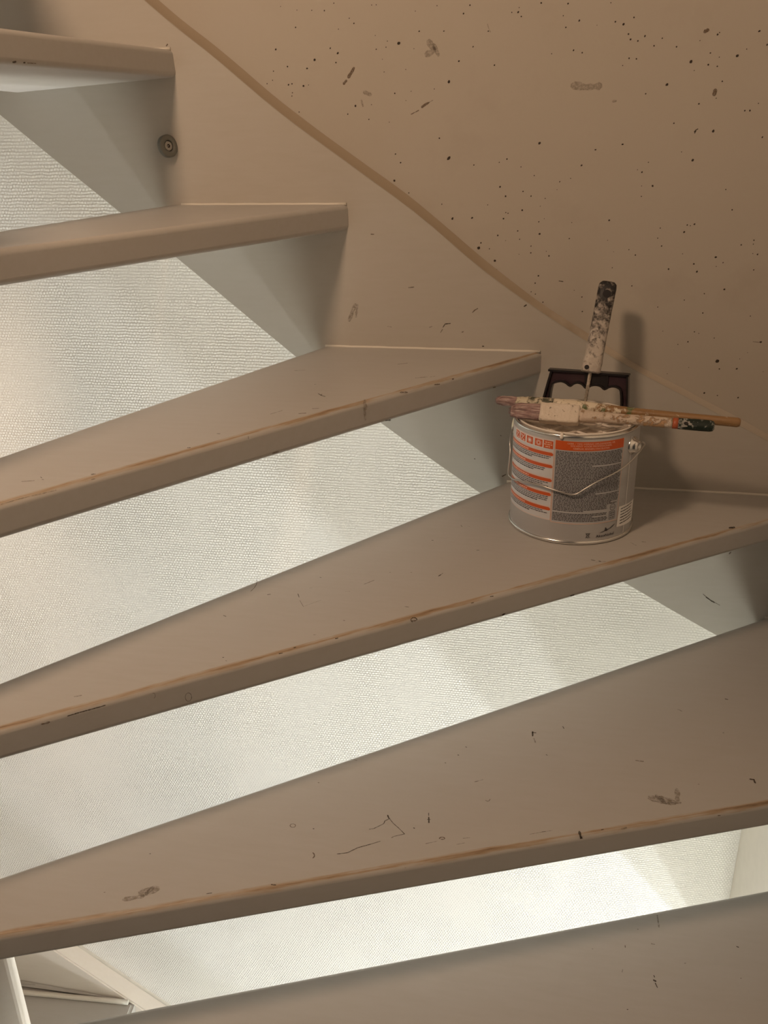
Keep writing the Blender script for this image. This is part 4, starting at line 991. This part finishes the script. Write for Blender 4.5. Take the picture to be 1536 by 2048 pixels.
# ------------------------------------------------------------------ paint left in the can, and the strainer insert
M_WET = plain('dried_cream_paint', (0.66, 0.58, 0.50), 0.35, 0, 0.5, (30, 0.4))
bm = bmesh.new()
lathe(bm, [(0.0720, 0.1328), (0.060, 0.1324), (0.03, 0.1326), (0.0001, 0.1324)], 48)
for v in bm.verts: v.co.z += 0.0007 * noise.noise(v.co * 45)
bmesh.ops.recalc_face_normals(bm, faces=bm.faces)
o = mesh_obj('paint', bm, M_WET, None, True); o.location = (CX, CY, 0)
tag(o, 'cream paint inside the metal can, seen through the white mesh', 'paint')

M_INS = plain('milky_plastic', (0.74, 0.69, 0.63), 0.3)
def purple():
    t = NT('smoky_plastic').pr(0.18, 0, 0.55).base((0.055, 0.032, 0.040))
    t.b.inputs['Transmission Weight'].default_value = 0.25
    return t.m
M_SMOKE = purple()
M_BLK = plain('black_plastic', (0.016, 0.014, 0.015), 0.30)
ins = tag(empty('roller_grid', (CX, CY, 0.135)), 'white mesh scraping grid with a dark finger-grip handle, sitting inside the paint can', 'grid')
def ip(name, bm, mats, smooth=False):
    o = mesh_obj(name, bm, mats, ins, smooth); o.matrix_parent_inverse = Matrix.Translation((0, 0, -0.135)); return o
# rim of the insert, lapping over the metal edge at the front
bm = bmesh.new()
lathe(bm, [(0.0752, 0.1330), (0.0760, 0.1458), (0.0772, 0.1474), (0.0764, 0.1484), (0.0744, 0.1478), (0.0732, 0.1450), (0.0724, 0.1330)], 96, closed=True)
for v in bm.verts: v.co.z += 0.0006 * noise.noise(Vector((v.co.x * 60, v.co.y * 60, 3)))
bmesh.ops.recalc_face_normals(bm, faces=bm.faces)
ip('rim', bm, M_INS, True)
bm = bmesh.new()           # drip of dried paint
tube(bm, [cyl(-13, 0.1478, -0.0030), cyl(-13, 0.1474, -0.0005), cyl(-13, 0.1440, 0.0006), cyl(-13, 0.1412, 0.0006)], 0.002, 8, radii=[0.0016, 0.0020, 0.0024, 0.0014])
ip('paint_drip', bm, M_INS)
# diamond grid
bm = bmesh.new()
def gbar(p, q):
    p = Vector((p[0], p[1], 0.1360)); q = Vector((q[0], q[1], 0.1360)); t = (q - p).normalized(); s = Vector((-t.y, t.x, 0)) * 0.0010
    z = Vector((0, 0, 0.0012)); c = []
    for a in (p, q): c.append([bm.verts.new(a + s - z), bm.verts.new(a - s - z), bm.verts.new(a - s * 0.6 + z), bm.verts.new(a + s * 0.6 + z)])
    for k in range(4): bm.faces.new((c[0][k], c[0][(k + 1) % 4], c[1][(k + 1) % 4], c[1][k]))
    bm.faces.new(c[0][::-1]); bm.faces.new(c[1])
RG = 0.0735
for sgn in (1, -1):
    ang = math.radians(45) * sgn
    dx, dy = math.cos(ang), math.sin(ang)
    for k in range(-3, 4):
        o_ = k * 0.0235 + 0.004
        if abs(o_) < RG:
            hl = math.sqrt(RG * RG - o_ * o_); px_, py_ = -dy * o_, dx * o_
            gbar((px_ - dx * hl, py_ - dy * hl), (px_ + dx * hl, py_ + dy * hl))
ip('grid', bm, M_INS)
# handle: board with scalloped underside, standing across the back of the can
HA = Vector((-0.0186 - CX, -0.075 - CY, 0)); HD = Vector((0.0886 - (-0.0186), -0.103 + 0.075, 0)).normalized(); HN = Vector((HD.y, -HD.x, 0))
INNER = [(0.0058, 0.1380), (0.0068, 0.1591), (0.0093, 0.1747), (0.0140, 0.1786), (0.0218, 0.1808), (0.0283, 0.1794), (0.0347, 0.1756), (0.0392, 0.1791), (0.0445, 0.1810), (0.0506, 0.1796), (0.0564, 0.1747),
         (0.0621, 0.1787), (0.0686, 0.1804), (0.0753, 0.1794), (0.0806, 0.1758), (0.0859, 0.1791), (0.0917, 0.1807), (0.0976, 0.1796), (0.1019, 0.1753), (0.1041, 0.1573), (0.1052, 0.1380)]
OUTER = [(-0.0033, 0.1380), (-0.0002, 0.1584), (0.0073, 0.1918), (0.0085, 0.1938), (0.0110, 0.1945), (0.1026, 0.1968), (0.1066, 0.1958), (0.1087, 0.1934), (0.1112, 0.1581), (0.1124, 0.1380)]
hp = lambda p, o_=0.0: HA + HD * p[0] + Vector((0, 0, p[1])) + HN * o_
poly = OUTER + INNER[::-1]
bm = bmesh.new()
a = [bm.verts.new(hp(p, 0.0012)) for p in poly]; b = [bm.verts.new(hp(p, -0.0012)) for p in poly]
bm.faces.new(a); bm.faces.new(b[::-1])
for i in range(len(poly)):
    j = (i + 1) % len(poly); bm.faces.new((a[i], b[i], b[j], a[j]))
bm.normal_update(); bmesh.ops.triangulate(bm, faces=[f for f in bm.faces if len(f.verts) > 4])
bmesh.ops.recalc_face_normals(bm, faces=bm.faces)
hb = ip('handle', bm, M_SMOKE); hb['label'] = 'dark translucent plastic handle with finger grips'
bm = bmesh.new()
for L_ in (OUTER, INNER):
    rr = 0.0017
    pts = smooth_path([hp(p) for p in L_], 3)
    va = []
    for i, p in enumerate(pts):
        t = (pts[min(i + 1, len(pts) - 1)] - pts[max(i - 1, 0)]).normalized(); s = t.cross(HN).normalized()
        va.append([bm.verts.new(p + s * u * 0.0013 + HN * w_ * 0.0050) for u, w_ in ((-1, -1), (1, -1), (1, 1), (-1, 1))])
    for i in range(len(pts) - 1):
        for k in range(4): bm.faces.new((va[i][k], va[i][(k + 1) % 4], va[i + 1][(k + 1) % 4], va[i + 1][k]))
    bm.faces.new(va[0]); bm.faces.new(va[-1])
# solid middle web that shows black
mp = [(0.058, 0.1755), (0.0686, 0.1812), (0.0753, 0.1802), (0.0806, 0.1768), (0.084, 0.179), (0.084, 0.1955), (0.052, 0.1950), (0.054, 0.1775)]
a = [bm.verts.new(hp(p, 0.0030)) for p in mp]; b = [bm.verts.new(hp(p, -0.0030)) for p in mp]
bm.faces.new(a); bm.faces.new(b[::-1])
for i in range(len(mp)):
    j = (i + 1) % len(mp); bm.faces.new((a[i], b[i], b[j], a[j]))
bmesh.ops.recalc_face_normals(bm, faces=bm.faces)
hr = mesh_obj('grip_rib', bm, M_BLK, hb)

# ------------------------------------------------------------------ mini paint roller, handle up, leaning on the grid handle
def spattered(name, dark, pale, pale2, axis_lo, axis_hi, cover_lo, cover_hi, sc=90, bumpy=0.5, soft=0.04):
    """dried paint over a coloured base; cover changes along the local z axis"""
    t = NT(name).pr(0.5, 0, 0.4); v = t.coord('Object')
    sp_ = t.node('ShaderNodeSeparateXYZ'); t.link(v, sp_.inputs[0])
    mr = t.node('ShaderNodeMapRange'); t.link(sp_.outputs[2], mr.inputs[0])
    mr.inputs[1].default_value = axis_lo; mr.inputs[2].default_value = axis_hi; mr.inputs[3].default_value = cover_lo; mr.inputs[4].default_value = cover_hi
    n = t.noise(v, sc, 6, 0.7, 0.3)
    f = t.ramp(t.math('ADD', n, mr.outputs[0]), [(0.495 - soft, 0.0), (0.495 + soft, 1.0)])
    p = t.mix(t.noise(v, 60, 4), pale, pale2)
    t.base(t.mix(f, dark, p))
    t.bump(t.math('ADD', f, t.noise(v, 220, 4)), bumpy, 0.0012)
    return t.m

rol = empty('paint_roller', (0.0388, -0.096, 0.1965))
ax = (Vector((0.0547, -0.051, 0.3060)) - Vector((0.0388, -0.096, 0.1965)))
HL = ax.length
xdir = Vector((1, 0, 0)); zd = ax.normalized(); yd = zd.cross(xdir).normalized(); xdir = yd.cross(zd).normalized()
Rm = Matrix((xdir, yd, zd)).transposed()
rol.rotation_euler = Rm.to_euler()
tag(rol, 'mini roller frame with a black handle caked in white paint, upright in the paint can', 'paint roller')
M_ROLH = spattered('caked_roller_handle', (0.014, 0.013, 0.014), (0.62, 0.56, 0.49), (0.24, 0.21, 0.19), 0.0, HL, 0.17, -0.12, 120, 0.8, 0.09)
bm = bmesh.new()
def sect(z, hw, hd, n=4, seg=32):
    vs = []
    for k in range(seg):
        a = 2 * math.pi * k / seg; c, s_ = math.cos(a), math.sin(a)
        vs.append(bm.verts.new((hw * math.copysign(abs(c) ** (2 / n), c), hd * math.copysign(abs(s_) ** (2 / n), s_), z)))
    return vs
prof = [(0.0, 0.0105, 0.0085), (0.0012, 0.0126, 0.0100), (0.014, 0.0128, 0.0104), (0.022, 0.0122, 0.0104), (0.05, 0.0118, 0.0106), (0.08, 0.0116, 0.0106), (HL - 0.008, 0.0118, 0.0104), (HL - 0.003, 0.0112, 0.0098), (HL, 0.0085, 0.0072)]
rings = [sect(z, a_, b_, 3.2) for z, a_, b_ in prof]
# extra rings so that the crust can be raised
for i in range(len(rings) - 1):
    for k in range(32): bm.faces.new((rings[i][k], rings[i][(k + 1) % 32], rings[i + 1][(k + 1) % 32], rings[i + 1][k])).smooth = True
bm.faces.new(rings[0][::-1]); bm.faces.new(rings[-1])
bmesh.ops.subdivide_edges(bm, edges=[e for e in bm.edges if abs(e.verts[0].co.z - e.verts[1].co.z) > 0.01], cuts=10)
for v in bm.verts:
    d_ = Vector((v.co.x, v.co.y, 0)); k = 1 - v.co.z / HL
    if d_.length > 1e-4: v.co += d_.normalized() * 0.0007 * k * noise.noise(v.co * 160)
rh = mesh_obj('handle', bm, M_ROLH, rol)
bm = bmesh.new()           # hanging hole
def local_disc(bm, x, z, r, yoff, dep):
    fr = [bm.verts.new((x + r * math.cos(a), yoff, z + r * math.sin(a))) for a in [k * math.pi / 8 for k in range(16)]]
    ba = [bm.verts.new((x + r * math.cos(a), yoff + dep, z + r * math.sin(a))) for a in [k * math.pi / 8 for k in range(16)]]
    bm.faces.new(ba)
    for k in range(16): bm.faces.new((fr[k], fr[(k + 1) % 16], ba[(k + 1) % 16], ba[k]))
    bm.faces.new(fr[::-1])
front_y = -1 if (Rm @ Vector((0, -1, 0))).y < 0 else 1
local_disc(bm, 0.0008, HL - 0.017, 0.0052, front_y * 0.0109, -front_y * 0.004)
hh = mesh_obj('hanging_hole', bm, M_BLK, rh)
bm = bmesh.new()
local_disc(bm, -0.0062, 0.0050, 0.0030, front_y * 0.0106, -front_y * 0.003)
mesh_obj('bare_spot', bm, M_BLK, rh)
bm = bmesh.new()
M_ROD = spattered('caked_rod', (0.30, 0.27, 0.22), (0.66, 0.60, 0.52), (0.5, 0.42, 0.34), -0.06, 0.0, 0.0, -0.02, 160, 0.6)
inv = (Matrix.Translation(rol.location) @ Rm.to_4x4()).inverted()
rp = [inv @ Vector(p) for p in ((0.0388, -0.0955, 0.1985), (0.0370, -0.0950, 0.180), (0.0350, -0.0940, 0.1590), (0.0330, -0.0915, 0.1500), (0.0310, -0.0900, 0.1360))]
tube(bm, smooth_path(rp, 5), 0.0023, 12)
o = mesh_obj('rod', bm, M_ROD, rol); o['label'] = 'bent metal rod streaked with paint'

# ------------------------------------------------------------------ paint brushes lying across the can
def place_brush(o, tip, end, roll):
    tip, end = Vector(tip), Vector(end)
    z = (end - tip).normalized()
    x = Vector((0, 0, 1)); x = (x - z * x.dot(z)).normalized(); y = z.cross(x)
    R_ = Matrix((x, y, z)).transposed() @ Matrix.Rotation(roll, 3, 'Z')
    o.location = tip; o.rotation_euler = R_.to_euler()
    return (end - tip).length

def loft(bm, secs, seg=28, n=2.0, mi=0, cap=True, wob=0.0, seed=0.0, cuts=4):
    """secs: (z, half x, half y[, exponent]) joined by a smooth skin"""
    full = []
    for (a, b) in zip(secs, secs[1:]):
        for k in range(cuts):
            t = k / cuts; full.append([a[i] + (b[i] - a[i]) * t for i in range(3)] + [(a[3] if len(a) > 3 else n) * (1 - t) + (b[3] if len(b) > 3 else n) * t])
    full.append(list(secs[-1][:3]) + [secs[-1][3] if len(secs[-1]) > 3 else n])
    rings = []
    for z, hx, hy, e in full:
        r = []
        for k in range(seg):
            a = 2 * math.pi * k / seg; c, s_ = math.cos(a), math.sin(a)
            p = Vector((hx * math.copysign(abs(c) ** (2 / e), c), hy * math.copysign(abs(s_) ** (2 / e), s_), z))
            if wob: p += Vector((c, s_, 0)) * wob * noise.noise(p * 190 + Vector((seed, 0, 0)))
            r.append(bm.verts.new(p))
        rings.append(r)
    for i in range(len(rings) - 1):
        for k in range(seg):
            f = bm.faces.new((rings[i][k], rings[i][(k + 1) % seg], rings[i + 1][(k + 1) % seg], rings[i + 1][k])); f.smooth = True; f.material_index = mi
    if cap:
        f1 = bm.faces.new(rings[0][::-1]); f2 = bm.faces.new(rings[-1]); f1.material_index = f2.material_index = mi

def bristle_mat():
    t = NT('bristles').pr(0.75, 0, 0.2); v = t.coord('Object', (1, 1, 0.08))
    n = t.noise(v, 520, 4, 0.7); m = t.noise(t.coord('Object', (1, 1, 0.6)), 90, 3)
    c = t.ramp(n, [(0.30, (0.11, 0.065, 0.068)), (0.52, (0.30, 0.20, 0.19)), (0.74, (0.62, 0.52, 0.49))])
    t.base(t.mix(t.ramp(m, [(0.45, 0.0), (0.75, 0.5)]), c, (0.60, 0.50, 0.44)))
    t.bump(n, 0.6, 0.001)
    return t.m
M_BRIS = bristle_mat()
def bristles(bm, L_, x0, y0, x1, y1, n, seed, sag=0.0):
    """a core plus single hairs; tip at z = 0, root at z = L_"""
    loft(bm, [(0.003, x1 * 0.62, y1 * 0.62, 2.4), (0.010, x1 * 0.90, y1 * 0.88, 2.6), (L_ * 0.6, (x0 + x1) / 2 * 0.97, (y0 + y1) / 2 * 0.97, 2.8), (L_, x0, y0, 3.0)], 24, wob=0.0006)
    r = random.Random(seed)
    for _ in range(n):
        a = r.uniform(0, 6.283); rr = math.sqrt(r.random())
        u, w = rr * math.cos(a), rr * math.sin(a)
        e = r.uniform(-0.0015, 0.006)
        p0 = Vector((u * x0, w * y0, L_)); p1 = Vector((u * x1 * r.uniform(0.9, 1.12), w * y1 * r.uniform(0.9, 1.12), L_ * 0.35)); p2 = Vector((u * x1 * 0.9, w * y1 * 0.9, e + 0.005 * rr * rr))
        tube(bm, [p0, p0.lerp(p1, 0.5), p1, p2], 0.0003, 4, cap=False, radii=[0.00035, 0.00035, 0.0003, 0.00015])

# brush in front: flat, thick white-caked ferrule, dark green handle end with an orange ring
fb = empty('paint_brush')
L1 = place_brush(fb, (-0.0625, -0.1535, 0.1588), (0.1880, -0.1800, 0.1562), math.radians(-38))
tag(fb, 'front paint brush with white-caked ferrule, orange ring and dark green handle end', 'paint brush')
bm = bmesh.new(); bristles(bm, 0.042, 0.0112, 0.0066, 0.0108, 0.0058, 240, 3)
bmesh.ops.recalc_face_normals(bm, faces=bm.faces)
o = mesh_obj('bristles', bm, M_BRIS, fb); o['label'] = 'stiff pinkish bristles clogged with paint'
M_CRUST = spattered('white_crust', (0.50, 0.42, 0.34), (0.66, 0.59, 0.50), (0.56, 0.48, 0.40), 0, 1, 0.16, 0.16, 120, 1.0)
bm = bmesh.new()
loft(bm, [(0.0400, 0.0105, 0.0058, 6), (0.0408, 0.0122, 0.0072, 7), (0.055, 0.0126, 0.0075, 7), (0.075, 0.0128, 0.0075, 7), (0.0890, 0.0126, 0.0074, 7), (0.0900, 0.0105, 0.0060, 6)], 48, wob=0.0011, cuts=6)
mesh_obj('ferrule', bm, M_CRUST, fb)
M_BH = spattered('caked_brush_handle', (0.42, 0.26, 0.14), (0.58, 0.52, 0.42), (0.46, 0.34, 0.28), 0.09, 0.20, 0.12, 0.0, 110, 0.8)
HB = L1
bm = bmesh.new()
loft(bm, [(0.0895, 0.0085, 0.0058, 3), (0.100, 0.0080, 0.0066, 2.6), (0.118, 0.0068, 0.0064), (0.150, 0.0066, 0.0060), (0.185, 0.0066, 0.0060), (0.2030, 0.0068, 0.0060)], 28, wob=0.0005)
mesh_obj('handle', bm, M_BH, fb)
M_RING = plain('orange_lacquer', (0.37, 0.085, 0.03), 0.4)
bm = bmesh.new(); loft(bm, [(0.2030, 0.0069, 0.0061), (0.2095, 0.0070, 0.0062)], 28, cuts=1)
o = mesh_obj('handle_ring', bm, M_RING, fb); o['label'] = 'orange painted ring on the handle'
M_GREEN = spattered('green_lacquer', (0.008, 0.017, 0.012), (0.36, 0.36, 0.34), (0.22, 0.24, 0.22), 0.21, 0.225, 0.0, -0.10, 170, 0.3)
bm = bmesh.new(); loft(bm, [(0.2095, 0.0070, 0.0062), (0.235, 0.0074, 0.0062), (0.247, 0.0072, 0.0060), (HB - 0.0015, 0.0062, 0.0052), (HB, 0.004, 0.0034)], 28)
ge = mesh_obj('handle_end', bm, M_GREEN, fb); ge['label'] = 'dark green handle end with a hanging hole'
bm = bmesh.new()
ca, sa = math.cos(math.radians(20)), math.sin(math.radians(20))
inv = (Matrix.Translation(fb.location) @ fb.rotation_euler.to_matrix().to_4x4()).inverted()
vdir = (inv.to_3x3() @ BACK); vdir.z = 0; vdir.normalize(); sd = Vector((-vdir.y, vdir.x, 0))
for rad, off in ((0.0046, 0.00690), (0.0022, 0.00715)):
    jag = lambda k: (1 + 0.30 * math.sin(k * 2.3) + 0.25 * math.sin(k * 5.1)) if rad > 0.003 else 1.0
    vs = [bm.verts.new(vdir * (off - 0.0012 * abs(math.cos(k * math.pi / 8)) * (rad / 0.0046) ** 2) + sd * rad * 0.9 * jag(k) * math.cos(k * math.pi / 8) + Vector((0, 0, 0.2185 + rad * 1.2 * jag(k) * math.sin(k * math.pi / 8)))) for k in range(16)]
    f = bm.faces.new(vs); f.material_index = 0 if rad > 0.003 else 1
mesh_obj('hanging_hole', bm, [plain('grey_paint_spot', (0.27, 0.265, 0.25), 0.5), M_BLK], ge)

# brush behind: round, long wooden handle swelling near the ferrule
rb = empty('paint_brush')
L2 = place_brush(rb, (-0.0845, -0.1030, 0.1572), (0.2215, -0.1600, 0.1560), 0.0)
tag(rb, 'rear paint brush with a long brown wooden handle, lying across the can', 'paint brush')
bm = bmesh.new(); bristles(bm, 0.031, 0.0066, 0.0066, 0.0064, 0.0060, 200, 8)
bmesh.ops.recalc_face_normals(bm, faces=bm.faces)
mesh_obj('bristles', bm, M_BRIS, rb)
M_FER = spattered('caked_ferrule', (0.07, 0.075, 0.05), (0.62, 0.55, 0.43), (0.42, 0.38, 0.27), 0.03, 0.10, 0.10, -0.02, 90, 0.8)
bm = bmesh.new()
loft(bm, [(0.0295, 0.0066, 0.0066), (0.0303, 0.0071, 0.0071), (0.045, 0.0082, 0.0078), (0.062, 0.0092, 0.0082), (0.080, 0.0094, 0.0082)], 28, wob=0.0009)
mesh_obj('ferrule', bm, M_FER, rb)
def wood_handle():
    t = NT('brown_wood_handle').pr(0.42, 0, 0.45); v = t.coord('Object', (1, 1, 0.07))
    g = t.noise(v, 380, 4); w = t.mix(g, (0.17, 0.095, 0.038), (0.34, 0.20, 0.092))
    v2 = t.coord('Object'); s_ = t.node('ShaderNodeSeparateXYZ'); t.link(v2, s_.inputs[0])
    mr = t.node('ShaderNodeMapRange'); t.link(s_.outputs[2], mr.inputs[0]); mr.inputs[1].default_value = 0.10; mr.inputs[2].default_value = 0.22
    mr.inputs[3].default_value = 0.10; mr.inputs[4].default_value = -0.17
    n = t.noise(v2, 85, 6, 0.7, 0.4); gr = t.noise(v2, 48, 5, 0.65)
    f = t.ramp(t.math('ADD', n, mr.outputs[0]), [(0.47, 0.0), (0.54, 1.0)])
    f2 = t.ramp(t.math('ADD', gr, mr.outputs[0]), [(0.50, 0.0), (0.58, 1.0)])
    c = t.mix(f2, w, (0.10, 0.13, 0.05)); t.base(t.mix(f, c, (0.64, 0.57, 0.45)))
    t.bump(t.math('ADD', f, t.noise(v2, 200, 3)), 0.5, 0.001)
    return t.m
bm = bmesh.new()
loft(bm, [(0.0795, 0.0092, 0.0082), (0.100, 0.0096, 0.0084), (0.125, 0.0090, 0.0080), (0.160, 0.0070, 0.0066), (0.200, 0.0062, 0.0060), (0.250, 0.0058, 0.0056), (L2 - 0.004, 0.0060, 0.0056), (L2 - 0.001, 0.0048, 0.0045), (L2, 0.003, 0.003)], 28, wob=0.0003)
mesh_obj('handle', bm, wood_handle(), rb)
